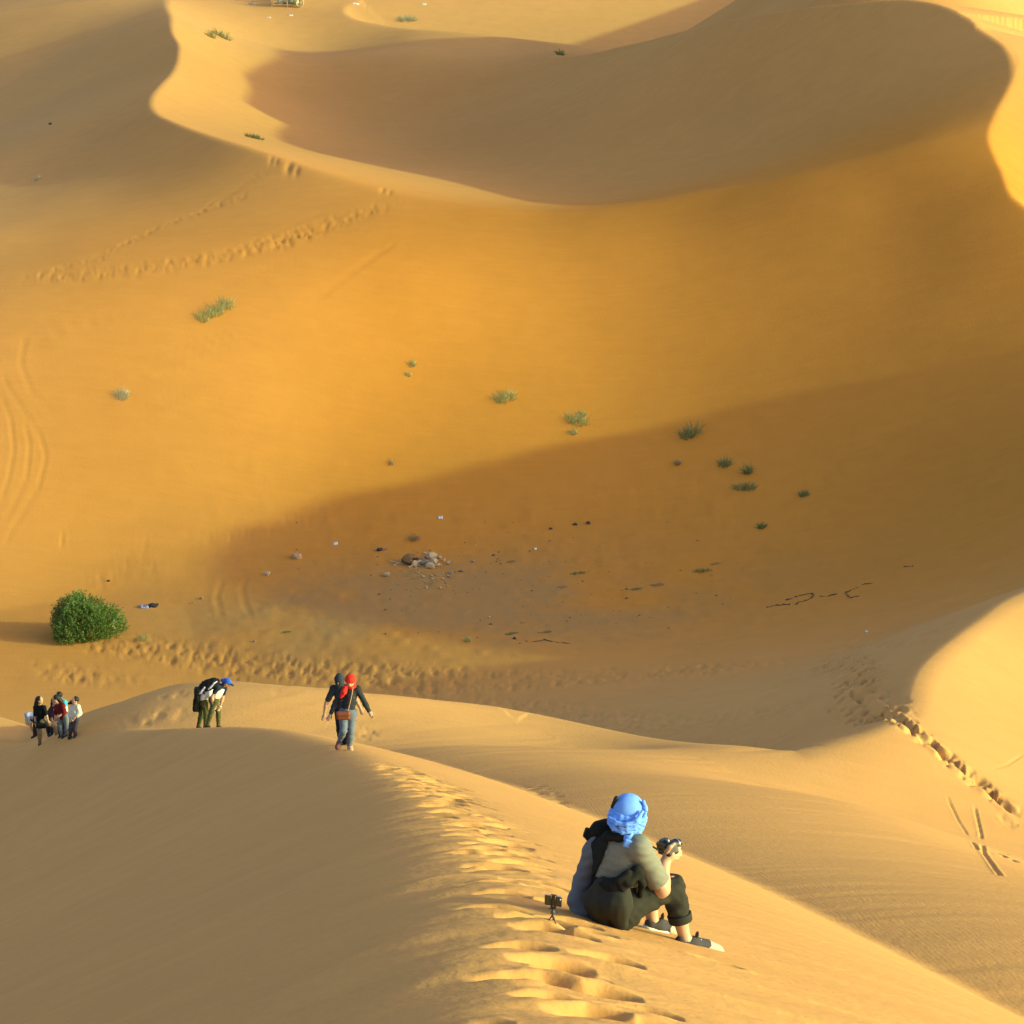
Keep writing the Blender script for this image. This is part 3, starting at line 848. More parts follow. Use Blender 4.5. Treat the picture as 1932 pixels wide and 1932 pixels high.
# ------------------------------------------------------------------ people
class Fig:
    def __init__(s, O):
        s.O = np.asarray(O, float); s.j = {}
    def P(s, px, py, dy=0.):
        r = ray(px, py); return r * ((s.O[1] + dy) / r[1])
    def joints(s, **kw):
        for k, v in kw.items(): s.j[k] = s.P(*v)
    # body pieces; g is how much a garment stands off the body
    def torso(s, g=0., w=1.0, top=True):
        j = s.j
        pel = .5 * (j['hipL'] + j['hipR']); ch = .5 * (j['shL'] + j['shR'])
        mid = .5 * (pel + ch) if 'waist' not in j else j['waist']
        up = unit(ch - pel); lat = unit(j['shR'] - j['shL'])
        Rc = frame(up, lat)
        W = max(np.linalg.norm(j['shR'] - j['shL']), .2)
        pr = [ell(ch - .10 * up, (W * .46 * w + g, .108 * w + g, .19 + g), Rc, .05),
              ell(mid, (.135 * w + g, .098 * w + g, .17 + g), frame(up, lat), .05),
              ell(pel + .02 * up, (.155 * w + g, .112 * w + g, .13 + g), frame(up, j['hipR'] - j['hipL']), .05)]
        if top:
            pr += [cone(j['shL'], j['shR'], .055 * w + g, .055 * w + g, .05)]
        return pr
    def arm(s, S, g=0., f=2.0):
        """f: 0..1 upper arm, 1..2 forearm"""
        j = s.j; a, b, c = j['sh' + S], j['el' + S], j['wr' + S]
        pr = [cone(a, a + (b - a) * min(f, 1), .052 + g, .052 - .012 * min(f, 1) + g, .03)]
        if f > 1:
            m = b + (c - b) * .35
            e = b + (c - b) * (f - 1)
            pr += [cone(b, m if f > 1.35 else e, .040 + g, .041 + g, .02)]
            if f > 1.35: pr += [cone(m, e, .041 + g, .041 - .014 * (f - 1.35) / .65 + g, .02)]
        return pr
    def hand(s, S, curl=.35, spread=None):
        j = s.j; w, e = j['wr' + S], j['ha' + S]
        d = unit(e - w); L = np.linalg.norm(e - w)
        side = np.cross(d, (0, -.9, .4)); side = unit(side) if np.linalg.norm(side) > .05 else vec(1, 0, 0)
        nrm = np.cross(side, d)
        pc = w + d * .045
        pr = [cone(w, w + d * .03, .027, .028, .015), ell(w + d * .055, (.040, .017, .048), frame(d, side), .015)]
        for i, (off, ln) in enumerate(((-.030, .060), (-.010, .072), (.010, .068), (.029, .052))):
            b0 = w + d * .09 + side * off
            b1 = b0 + (d * math.cos(curl) + nrm * math.sin(curl)) * ln * .55
            b2 = b1 + (d * math.cos(2.2 * curl) + nrm * math.sin(2.2 * curl)) * ln * .5
            pr += chain([b0, b1, b2], [.0095, .009, .0075], .004)
        t0 = w + d * .03 - side * .03
        pr += chain([t0, t0 + d * .03 - side * .022, t0 + d * .062 - side * .026], [.012, .010, .008], .006)
        return pr
    def leg(s, S, g=0., f=2.0, f0=0.):
        j = s.j; a, b, c = j['hip' + S], j['kn' + S], j['an' + S]
        pr = [cone(a, a + (b - a) * min(1, f), .086 + g, .086 - .029 * min(1, f) + g, .04)]
        if f > 1:
            m = b + (c - b) * .33
            e = b + (c - b) * (f - 1)
            pr += [cone(b, m if f > 1.33 else e, .057 + g, .054 + g, .03)]
            if f > 1.33: pr += [cone(m, e, .054 + g, .054 - .018 * (f - 1.33) / .67 + g, .03)]
        return pr
    def foot(s, S, g=0.):
        j = s.j; a, t = j['an' + S], j['to' + S]
        heel = a + vec(0, 0, -.045) - .25 * (t - a) * vec(1, 1, .3)
        ball = a + (t - a) * .72 + vec(0, 0, -.012)
        return [cone(a, heel, .036 + g, .032 + g, .02), cone(heel, ball, .031 + g, .036 + g, .02), cone(a, ball, .035 + g, .032 + g, .03), cone(ball, t, .036 + g, .024 + g, .02)]
    def head(s, face=(0, -1, 0), g=0.):
        j = s.j; c = j['head']; f = unit(face)
        up = unit(c - j['neck']) if 'up' not in s.j else s.j['up']
        up = unit(up * .6 + vec(0, 0, .4))
        Rh = frame(up, np.cross(f, up))              # x: side, y: back/front, z: up
        fr = unit(f - np.dot(f, up) * up); sd = np.cross(fr, up)
        s.hf = (c, up, fr, sd, Rh)
        pr = [cone(.5 * (j['shL'] + j['shR']) + vec(0, 0, .02), c - up * .05, .056, .052, .03),
              ell(c + up * .015, (.077 + g, .098 + g, .108 + g), Rh, .02),
              ell(c - up * .055 + fr * .028, (.058, .062, .062), Rh, .03),
              cone(c + fr * .088 + up * .012, c + fr * .108 - up * .022, .010, .015, .012),      # nose
              cone(c + fr * .082 - up * .066 + sd * .02, c + fr * .082 - up * .066 - sd * .02, .011, .011, .01),   # lips
              cone(c + fr * .072 + up * .028 + sd * .035, c + fr * .072 + up * .028 - sd * .035, .018, .018, .012)]  # brow
        for q in (-1, 1):
            pr += [ell(c + sd * q * .08 - up * .005, (.012, .022, .032), Rh, .01)]
        return pr
    def eyes(s):
        c, up, fr, sd, Rh = s.hf
        return [ell(c + fr * .083 + up * .006 + sd * q * .032, (.016, .010, .010), Rh, .0) for q in (-1, 1)]
    def body(s, name, label, skin, h, face=(0, -1, 0), cut=None, hands=True, feet=True):
        pr = s.torso() + s.head(face)
        for S in 'LR':
            if 'el' + S in s.j: pr += s.arm(S) + (s.hand(S, s.curl.get(S, .4) if hasattr(s, 'curl') else .4) if ('ha' + S) in s.j and hands else [])
            if 'kn' + S in s.j: pr += s.leg(S) + (s.foot(S) if feet and ('to' + S) in s.j else [])
        V, Q = solid(pr, h)
        s.o = mesh_obj(name, V, Q, skin, None, s.O)
        tag(s.o, label, "person")
        s.h = h
        return s.o
    def wear(s, name, prims, m, h=None, parent=None, **kw):
        return part(name, prims, m, parent or s.o, h or s.h, s.O, **kw)
# ------------------------------------------------------------------ the seated man
def seated_man():
    O = ground_hit([(1160, 1748)])[0]
    F = Fig(O); P = F.P
    F.joints(hipR=(1176, 1714, -.04), hipL=(1146, 1706, .16), waist=(1163, 1662, .07), shL=(1134, 1594, .17), shR=(1205, 1598, -.05),
             neck=(1179, 1572, .07), head=(1186, 1539, .09),
             elR=(1250, 1678, .02), wrR=(1252, 1634, .13), haR=(1266, 1600, .22), elL=(1092, 1668, .20), wrL=(1094, 1716, .12), haL=(1098, 1742, .08),
             knR=(1269, 1671, .14), anR=(1293, 1775, .12), toR=(1350, 1795, .20), knL=(1222, 1672, .44), anL=(1232, 1743, .39), toL=(1266, 1760, .45))
    face = (.80, .55, -.12)
    h = .0065
    j = F.j
    # hand on the camera: palm under it, fingers round the far side, thumb over the back
    pr = F.torso() + F.head(face) + F.arm('L') + F.arm('R') + F.hand('L', .5)
    w = j['wrR']; pc = P(1262, 1613, .17)
    pr += [cone(j['elR'], w, .046, .034, .02), cone(w, pc, .033, .036, .02), ell(P(1266, 1610, .175), (.034, .042, .046), None, .015)]
    for (a, b, c) in (((1272, 1602, .19), (1281, 1600, .23), (1281, 1600, .265)), ((1274, 1608, .19), (1283.5, 1607, .23), (1282, 1607, .265)), ((1273, 1614, .18), (1283, 1613.5, .22), (1281, 1613, .25)), ((1270, 1619, .17), (1278.5, 1619.5, .21), (1277, 1618.5, .24))):
        pr += chain([P(*a), P(*b), P(*c)], [.0125, .0115, .0095], .005)
    pr += chain([P(1258, 1607, .14), P(1264, 1598.5, .125), P(1271.5, 1592.5, .14)], [.017, .0135, .011], .008)
    for S in 'LR': pr += F.leg(S) + F.foot(S)
    V, Q = solid(pr, h)
    F.o = mesh_obj("person", V, Q, SKIN, None, O); F.h = h
    tag(F.o, "seated man in sky-blue turban and olive shirt aiming a camera on the crest", "person")
    olive = mat('olive_cotton', (.185, .19, .145), rough=.95, var=.06, scale=60, bump=.0006, spec=.1)
    black = mat('black_cloth', (.013, .014, .011), rough=.9, var=.2, scale=40, bump=.0008, spec=.12)
    trous = mat('dark_olive_trousers', (.030, .030, .022), rough=.9, var=.15, scale=50, bump=.0006, spec=.12)
    grey = mat('grey_fleece', (.13, .135, .145), rough=.95, var=.08, scale=50, bump=.0008, spec=.1)
    blue = mat('sky_blue_cotton', (.15, .33, .80), rough=.9, var=.06, scale=40, bump=.0006, spec=.1)
    # shirt
    pr = F.torso(.014, 1.0) + F.arm('R', .016, .80)
    pr += [cone(j['shR'], j['shR'] + (j['elR'] - j['shR']) * .8, .068, .072, .03)]
    F.wear('shirt', pr, olive, fold=(.0026, 24, 1.3, (1, 1, 2.0)), cuts=[(j['shR'] + (j['elR'] - j['shR']) * .82, j['elR'] - j['shR']), (j['waist'] - vec(0, 0, .10), (0, 0, -1))])
    # trousers with rolled cuff
    pr = F.torso(.022, 1.0, top=False)[1:] + F.leg('R', .016, 1.62) + F.leg('L', .016, 1.45)
    pr += [ell(P(1160, 1722, .05), (.170, .145, .10), None, .06)]
    cR = j['knR'] + (j['anR'] - j['knR']) * .62
    tr = F.wear('trousers', pr, trous, fold=(.0035, 30, 4.1), cuts=[(cR, j['anR'] - j['knR']), (j['waist'] + vec(0, 0, .0), (0, 0, 1))])
    dR = unit(j['anR'] - j['knR'])
    V, Q = solid([cone(cR - dR * .035, cR + dR * .012, .078, .074, .0)], .005, cuts=[(cR + dR * .012, dR), (cR - dR * .042, -dR)], minus=[cone(cR - dR * .1, cR + dR * .08, .050, .046, 0)])
    mesh_obj('cuff', V, Q, trous, tr, O)
    # grey sleeve down his left side, hand on the sand
    pr = chain([P(1132, 1588, .17), P(1120, 1606, .17), P(1100, 1662, .19), P(1090, 1700, .14), P(1100, 1734, .10)], [.066, .066, .060, .062, .066], .03) + [ell(P(1104, 1722, .10), (.075, .07, .07), None, .04)]
    F.wear('sleeve', pr, grey, fold=(.0028, 24, 2.2, (1, 1, 1.5)))
    # black jacket: hood at the left shoulder, straps over the back, body knotted round the waist
    pr = chain([P(1150, 1556, .16), P(1132, 1566, .18), P(1114, 1580, .20)], [.040, .052, .030], .03) + [ell(P(1140, 1562, .16), (.075, .06, .045), None, .03)]
    pr += [rbox(P(1112, 1574, .20), (.035, .03, .028), frame((.4, 0, .9)), .01, .02)]
    n1 = np.cross(P(1152, 1578, 0) - P(1134, 1626, 0), (0, 1, 0))
    n1 = n1 if n1[0] > 0 else -n1
    F.wear('jacket_strap', F.torso(.024), black, fold=(.0018, 30, 9.1), cuts=[(P(1144, 1600, 0), n1), (P(1140, 1690, 0), (0, 0, -1))])
    F.wear('jacket_waist', F.torso(.026)[1:], black, fold=(.0022, 30, 2.1), cuts=[(P(1165, 1646, 0), (.75, 0, 1)), (P(1165, 1700, 0), (0, 0, -1))])
    pr += chain([P(1186, 1576, -.04), P(1166, 1580, -.02), P(1146, 1578, .02)], [.020, .026, .034], .02)
    pr += chain([P(1133, 1668, -.06), P(1156, 1672, -.11), P(1182, 1660, -.13), P(1202, 1644, -.11), P(1212, 1656, -.05)], [.035, .045, .044, .034, .028], .03)
    pr += chain([P(1200, 1642, -.12), P(1190, 1664, -.15), P(1174, 1676, -.15), P(1168, 1662, -.16), P(1186, 1646, -.15)], [.022, .024, .022, .022, .020], .01)
    pr += chain([P(1206, 1650, -.10), P(1212, 1668, -.08), P(1208, 1690, -.06)], [.020, .022, .016], .015)
    jk = F.wear('jacket', pr, black, fold=(.0022, 34, .4))
    pr = chain([P(1138, 1672, -.05), P(1128, 1700, -.06), P(1140, 1738, -.05)], [.06, .085, .05], .05) + chain([P(1170, 1674, -.10), P(1165, 1702, -.12), P(1172, 1742, -.10)], [.055, .09, .045], .05)
    F.wear('jacket_skirt', pr, trous, fold=(.003, 22, 7.7, (1.6, 1, .4)))
    # bright buckle, shoulder scarf end
    pr = [rbox(P(1186, 1592, -.085), (.030, .010, .026), frame((.35, 0, 1), (1, 0, -.5)), .006, .0)]
    F.wear('scarf_end', pr, blue, h=.005)
    # turban: smooth crown, twisted wraps round it, cloth gathered at the neck
    c, up, fr, sd, Rh = F.hf
    crown = c + up * .045 - fr * .012
    tb = F.wear('turban', [ell(crown, (.092, .104, .098), Rh, .02), cone(c - up * .05, P(1183, 1574, .05), .080, .070, .03), cone(P(1178, 1562, .02), P(1187, 1584, -.05), .050, .030, .03)], blue, fold=(.0005, 40, .2))
    Rt = frame(unit(up * .95 + fr * .22 - sd * .05), sd)
    pr = []
    for i, (zz, rx, ry, tu) in enumerate(((.006, .101, .114, .010), (-.010, .104, .116, .011), (-.027, .103, .114, .012), (-.043, .100, .110, .011), (-.058, .095, .104, .011), (-.072, .089, .098, .010))):
        pr += ring(c - fr * .004, Rt, rx, ry, tu, 18, .008, zz, .012, i * .9)
    pr += chain([P(1150, 1544, .0), P(1162, 1553, -.045), P(1182, 1556, -.062), P(1200, 1549, -.05), P(1212, 1532, .01)], [.012, .014, .014, .014, .012], .012)
    pr += chain([P(1149, 1552, .01), P(1158, 1562, -.03), P(1174, 1570, -.055), P(1190, 1570, -.05)], [.014, .015, .014, .013], .012)
    pr += chain([P(1214, 1512, .06), P(1217.5, 1526, .06), P(1215, 1545, .05), P(1205, 1560, .02)], [.012, .014, .014, .013], .016)
    pr += chain([P(1170, 1560, -.05), P(1182, 1566, -.058), P(1197, 1562, -.045)], [.012, .013, .012], .006)
    F.wear('wrap', pr, blue, parent=tb, h=.005, fold=(.0022, 55, 3.0, (1, 1, 2.6)))
    F.wear('hair', [ell(c + up * .03 - sd * .0, (.088, .098, .07), Rh, .01)] + chain([P(1163, 1506, .06), P(1156, 1522, .06)], [.016, .014], .01), mat('dark_hair', (.012, .009, .007), rough=.6))
    # shoes: dark canvas quarters, pale toe and sole
    canvas = mat('dark_canvas', (.055, .05, .05), rough=.95, var=.15, scale=80)
    tan = mat('tan_canvas', (.40, .35, .25), rough=.95, var=.1, scale=80)
    sole = mat('pale_rubber', (.74, .70, .58), rough=.7, var=.06)
    for S, hb, tb_ in (('R', P(1280, 1792, .09), P(1359, 1803, .21)), ('L', P(1222, 1757, .36), P(1273, 1768, .45))):
        a = j['an' + S]
        d = unit(tb_ - hb); L_ = np.linalg.norm(tb_ - hb) / 1.2
        sdv = unit(np.cross(d, (0, 0, 1))); upv = np.cross(sdv, d)
        def Q_(f, z, sd_=0.):
            return hb + d * L_ * (f + .22) + upv * (z + .014) + sdv * sd_
        sh = F.wear('shoe', [cone(Q_(-.22, .042), Q_(.12, .038), .040, .042, .02), cone(Q_(.12, .040), Q_(.55, .040), .044, .040, .03)], canvas, h=.006, minus=[cone(a + vec(0, 0, .02), a + vec(0, 0, .15), .044, .06, 0)],
                    cuts=[(Q_(0, .085), upv), (Q_(.56, 0), d)])
        F.wear('toe_cap', [cone(Q_(.50, .036), Q_(.86, .026), .042, .030, .0), ell(Q_(.72, .022), (.075, .05, .022), frame(upv, d), .02)], tan, h=.006, parent=sh, cuts=[(Q_(.5, 0), -d)])
        F.wear('sole', [cone(Q_(-.22, .010), Q_(.2, .010), .043, .044, .02), cone(Q_(.2, .010), Q_(.93, .014), .047, .039, .02)], sole, h=.005, parent=sh, cuts=[(Q_(.3, .022), upv), (Q_(.3, -.010), -upv)])
        lc = []
        for q in range(4):
            p0 = Q_(.26 + .09 * q, .078 - .008 * q)
            lc += [cone(p0 + vec(d[1], -d[0], 0) * .022, p0 - vec(d[1], -d[0], 0) * .022 + d * .012, .0042, .0042, 0)]
        F.wear('lace', lc, mat('white_lace', (.75, .72, .65)), h=.0032, parent=sh)
        F.wear('tongue', [ell(Q_(.16, .098), (.007, .020, .028), frame((.3 * d[0], .3 * d[1], 1), d), 0)], canvas, h=.005, parent=sh)
    return F
MAN = seated_man()

# ------------------------------------------------------------------ his camera
def held_camera():
    P = MAN.P
    c = P(1257, 1599.5, .20); o = empty("photo_camera", c)
    tag(o, "black camera held up in the seated man's right hand", "camera")
    blk = mat('black_plastic', (.012, .012, .014), rough=.45, var=.1, spec=.5)
    R = frame((-.25, .1, 1), (.85, .5, .1))
    def L_(x, y, z): return c + vec(x, y, z) @ R
    part('camera_body', [rbox(c, (.036, .062, .042), R, .014, .0), rbox(L_(.0, .0, .042), (.026, .030, .018), R, .010, .012), rbox(L_(.008, -.05, -.002), (.042, .018, .042), R, .014, .012)], blk, o, .004, c)
    ln = part('lens', [cone(L_(.03, .01, -.004), L_(.10, .01, -.004), .034, .032, 0)], blk, o, .004, c, cuts=[(L_(.095, 0, 0), R[0])])
    part('lens_ring', ring(L_(.088, .01, -.004), np.stack([R[1], R[2], R[0]]), .032, .032, .004, 18, .002), mat('silver', (.55, .55, .56), rough=.3, metal=1.0), ln, .003, c)
    gl = part('front_glass', [cone(L_(.093, .01, -.004), L_(.096, .01, -.004), .026, .026, 0)], mat('lens_glass', (.01, .012, .02), rough=.05, spec=.8), ln, .003, c)
    part('dial', [cone(L_(.0, -.040, .046), L_(.0, -.040, .056), .012, .012, 0)], mat('grey_metal', (.2, .2, .2), rough=.35, metal=.8), o, .003, c)
    st = chain([P(1246, 1603, .16), P(1236, 1600, .10), P(1225, 1594, .03), P(1212, 1586, -.06), P(1200, 1578, -.05)], [.006] * 5, .004) + chain([P(1249, 1608, .14), P(1240, 1603, .10), P(1232, 1597, .06)], [.005] * 3, .004)
    part('strap', st, mat('black_cloth'), o, .0045, c)
held_camera()

# ------------------------------------------------------------------ phone on a small tripod
def phone_tripod():
    g = ground_hit([(1043, 1738)])[0]
    F = Fig(g); P = F.P
    o = empty("phone_tripod", g)
    tag(o, "dark phone clamped on a mini tripod in the sand behind the seated man", "phone")
    dk = mat('phone_glass', (.035, .042, .030), rough=.25, var=.1, spec=.5)
    blk = mat('black_plastic'); gun = mat('grey_plastic', (.05, .045, .045), rough=.5)
    c = P(1044, 1699.5, 0)
    R = frame((.02, -.10, 1), (1, -.30, .16))
    def L_(x, y, z): return c + vec(x, y, z) @ R
    ph = part('phone', [rbox(c, (.052, .0042, .034), R, .004, 0)], dk, o, .0028, g)
    part('phone_edge', [rbox(L_(-.0515, 0, 0), (.0016, .0046, .031), R, .001, 0), rbox(L_(0, 0, .0335), (.050, .0046, .0014), R, .001, 0)], mat('silver'), ph, .0022, g)
    part('phone_lens', [cone(L_(.044, -.004, .018), L_(.044, -.007, .018), .0042, .0042, 0)], mat('white_plastic', (.7, .68, .62), rough=.4), ph, .002, g)
    part('clamp', [rbox(L_(-.010, -.008, 0), (.0042, .0045, .043), R, .002, 0), rbox(L_(.016, -.008, 0), (.0048, .0045, .043), R, .002, 0), rbox(L_(.003, -.009, -.040), (.018, .006, .006), R, .002, .003), rbox(L_(.003, -.004, .039), (.019, .008, .004), R, .002, .003)], blk, o, .0028, g)
    part('clamp_spring', [cone(L_(-.010, -.014, .041), L_(-.010, -.014, .022), .0022, .0022, 0)], mat('silver'), o, .002, g)
    part('clamp_spring', [cone(L_(.016, -.014, .042), L_(.016, -.014, .020), .0026, .0026, 0)], mat('silver'), o, .002, g)
    hd = P(1043.5, 1718, 0)
    part('ball_head', [cone(P(1044, 1712, 0), hd, .0075, .0065, .004), ell(P(1043, 1721, 0), (.012, .012, .014), None, .004), cone(P(1035, 1714.5, 0), P(1048, 1715, 0), .003, .005, .003), cone(P(1044, 1722, 0), P(1053, 1721, .0), .006, .0035, .003)], gun, o, .0028, g)
    top = P(1043, 1726, 0)
    for a in (200, 320, 80):
        e = vec(top[0] + .026 * math.cos(math.radians(a)), top[1] + .026 * math.sin(math.radians(a)), 0)
        e[2] = float(grid_z(GZ, np.array([e[0]]), np.array([e[1]]))[0]) - .004
        part('leg', [cone(top, e, .0055, .0045, 0)], gun, o, .0026, g)
phone_tripod()
# ------------------------------------------------------------------ the other people
HAIR = mat('dark_hair')
def cloth(name, col, **k): return mat(name, col, rough=.92, var=k.pop('var', .1), scale=k.pop('scale', 30), spec=.1, **k)

def walker_red():
    O = ground_hit([(660, 1415)])[0]
    F = Fig(O)
    F.joints(hipL=(664, 1346, .0), hipR=(648, 1347, .0), shL=(675, 1300, .03), shR=(647, 1302, .05), neck=(662, 1298, .0), head=(661, 1285, -.06),
             elL=(686, 1322, .02), wrL=(697, 1343, -.04), haL=(702, 1352, -.08), elR=(633, 1325, .05), wrR=(624, 1347, -.02), haR=(619, 1356, -.06),
             knL=(662, 1380, -.05), anL=(660, 1409, .0), toL=(662, 1417, -.16), knR=(648, 1379, -.14), anR=(640, 1401, .05), toR=(636, 1411, -.05))
    F.body("person", "woman in a red headscarf and jeans walking up the crest with a brown bag", SKIN, .014, (-.1, -.85, -.5))
    j = F.j
    navy = cloth('charcoal_jersey', (.030, .034, .038)); red = cloth('red_cotton', (.62, .035, .022)); denim = cloth('blue_denim', (.125, .150, .19), var=.16)
    F.wear('shirt', F.torso(.012, .92) + F.arm('L', .010, 1.93) + F.arm('R', .010, 1.93), navy, fold=(.003, 30, 1.))
    F.wear('jeans', F.torso(.014, .95, top=False)[2:] + F.leg('L', .008, 1.97) + F.leg('R', .008, 1.95), denim, fold=(.003, 28, 3.))
    c, up, fr, sd, Rh = F.hf
    hs = F.wear('headscarf', [ell(c + up * .035 - fr * .012, (.098, .112, .100), Rh, .02), cone(c - fr * .045 - up * .02, c - fr * .03 - up * .13, .085, .072, .03)] + ring(c - fr * .01, Rh, .085, .096, .022, 14, .01, .03) + ring(c - up * .115, frame(vec(0, .2, 1)), .072, .075, .030, 14, .02), red, h=.011, fold=(.002, 40, .3))
    tail = chain([F.P(652, 1296, -.10), F.P(649, 1305, -.13), F.P(645, 1312, -.13), F.P(643, 1316, -.12)], [.05, .055, .035, .022], .02)
    F.wear('scarf_tail', tail, red, h=.011, parent=hs, fold=(.003, 40, .9))
    F.wear('tassel', [ell(F.P(644, 1315, -.13), (.028, .02, .02), None, 0)], cloth('pale_tassel', (.6, .42, .40)), h=.01, parent=hs)
    F.wear('eye', F.eyes()[:1], mat('eye_dark', (.02, .015, .012), rough=.3), h=.006); F.wear('eye', F.eyes()[1:], mat('eye_dark'), h=.006)
    tanl = mat('tan_leather', (.45, .25, .14), rough=.6)
    brown = mat('brown_leather', (.17, .050, .020), rough=.5, var=.15)
    for S in 'LR':
        F.wear('shoe', F.foot(S, .012), mat('maroon_shoe', (.16, .06, .05)) if S == 'R' else SKIN, h=.012)
    # bag on a long strap: carried, a thing of its own
    bc = F.P(647.5, 1350, -.20); o = empty("shoulder_bag", bc)
    tag(o, "brown leather shoulder bag hanging at the red-scarfed woman's hip", "bag")
    V, Q = solid([rbox(bc, (.135, .05, .085), frame((0, .1, 1), (1, .1, -.05)), .05, 0)], .012)
    mesh_obj("bag_body", V, Q, brown, o, bc)
    V, Q = solid([rbox(bc + vec(0, -.018, .035), (.137, .045, .055), frame((0, .1, 1), (1, .1, -.05)), .045, 0)], .011)
    mesh_obj("flap", V, Q, brown, o, bc)
    V, Q = solid(chain([F.P(666, 1296, -.12), F.P(664, 1310, -.15), F.P(660, 1328, -.16), F.P(656, 1343, -.17)], [.010] * 4, .004), .008)
    mesh_obj("strap", V, Q, tanl, o, bc)
    return F
WR = walker_red()

def walker_dark():
    O = ground_hit([(648, 1409)])[0] + vec(0, .9, -.34)
    F = Fig(O)
    F.joints(hipL=(657, 1343, .0), hipR=(640, 1344, .0), shL=(659, 1299, .02), shR=(629, 1299, .03), neck=(642, 1296, .0), head=(640.5, 1283, -.03),
             elL=(672, 1320, .0), wrL=(680, 1336, -.06), haL=(683, 1345, -.10), elR=(616, 1326, .0), wrR=(612, 1347, -.05), haR=(609, 1359, -.08),
             knL=(655, 1377, -.10), anL=(652, 1405, .02), toL=(650, 1411, -.12), knR=(641, 1377, .02), anR=(645, 1403, .10), toR=(644, 1409, -.02))
    F.body("person", "walker with head wrapped in dark cloth close behind the red-scarfed woman", SKIN2, .014, (-.2, -.9, -.3))
    navy = cloth('slate_jersey', (.026, .032, .040)); wrap = cloth('slate_cotton', (.030, .042, .052)); dark = cloth('black_denim', (.016, .016, .018))
    F.wear('shirt', F.torso(.014, .95) + F.arm('L', .016, .75) + F.arm('R', .016, .75), navy, fold=(.003, 30, 5.))
    F.wear('trousers', F.torso(.014, .95, top=False)[2:] + F.leg('L', .010, 1.97) + F.leg('R', .010, 1.97), dark, fold=(.003, 28, 3.))
    c, up, fr, sd, Rh = F.hf
    F.wear('head_wrap', [ell(c + up * .02, (.094, .112, .118), Rh, .02), cone(c - up * .04, c - up * .16, .088, .085, .03)] + ring(c, Rh, .088, .10, .016, 14, .01, .04), wrap, h=.011, fold=(.0018, 40, .3))
    for S in 'LR': F.wear('shoe', F.foot(S, .012), mat('dark_shoe', (.03, .025, .02)), h=.012)
    return F
walker_dark()

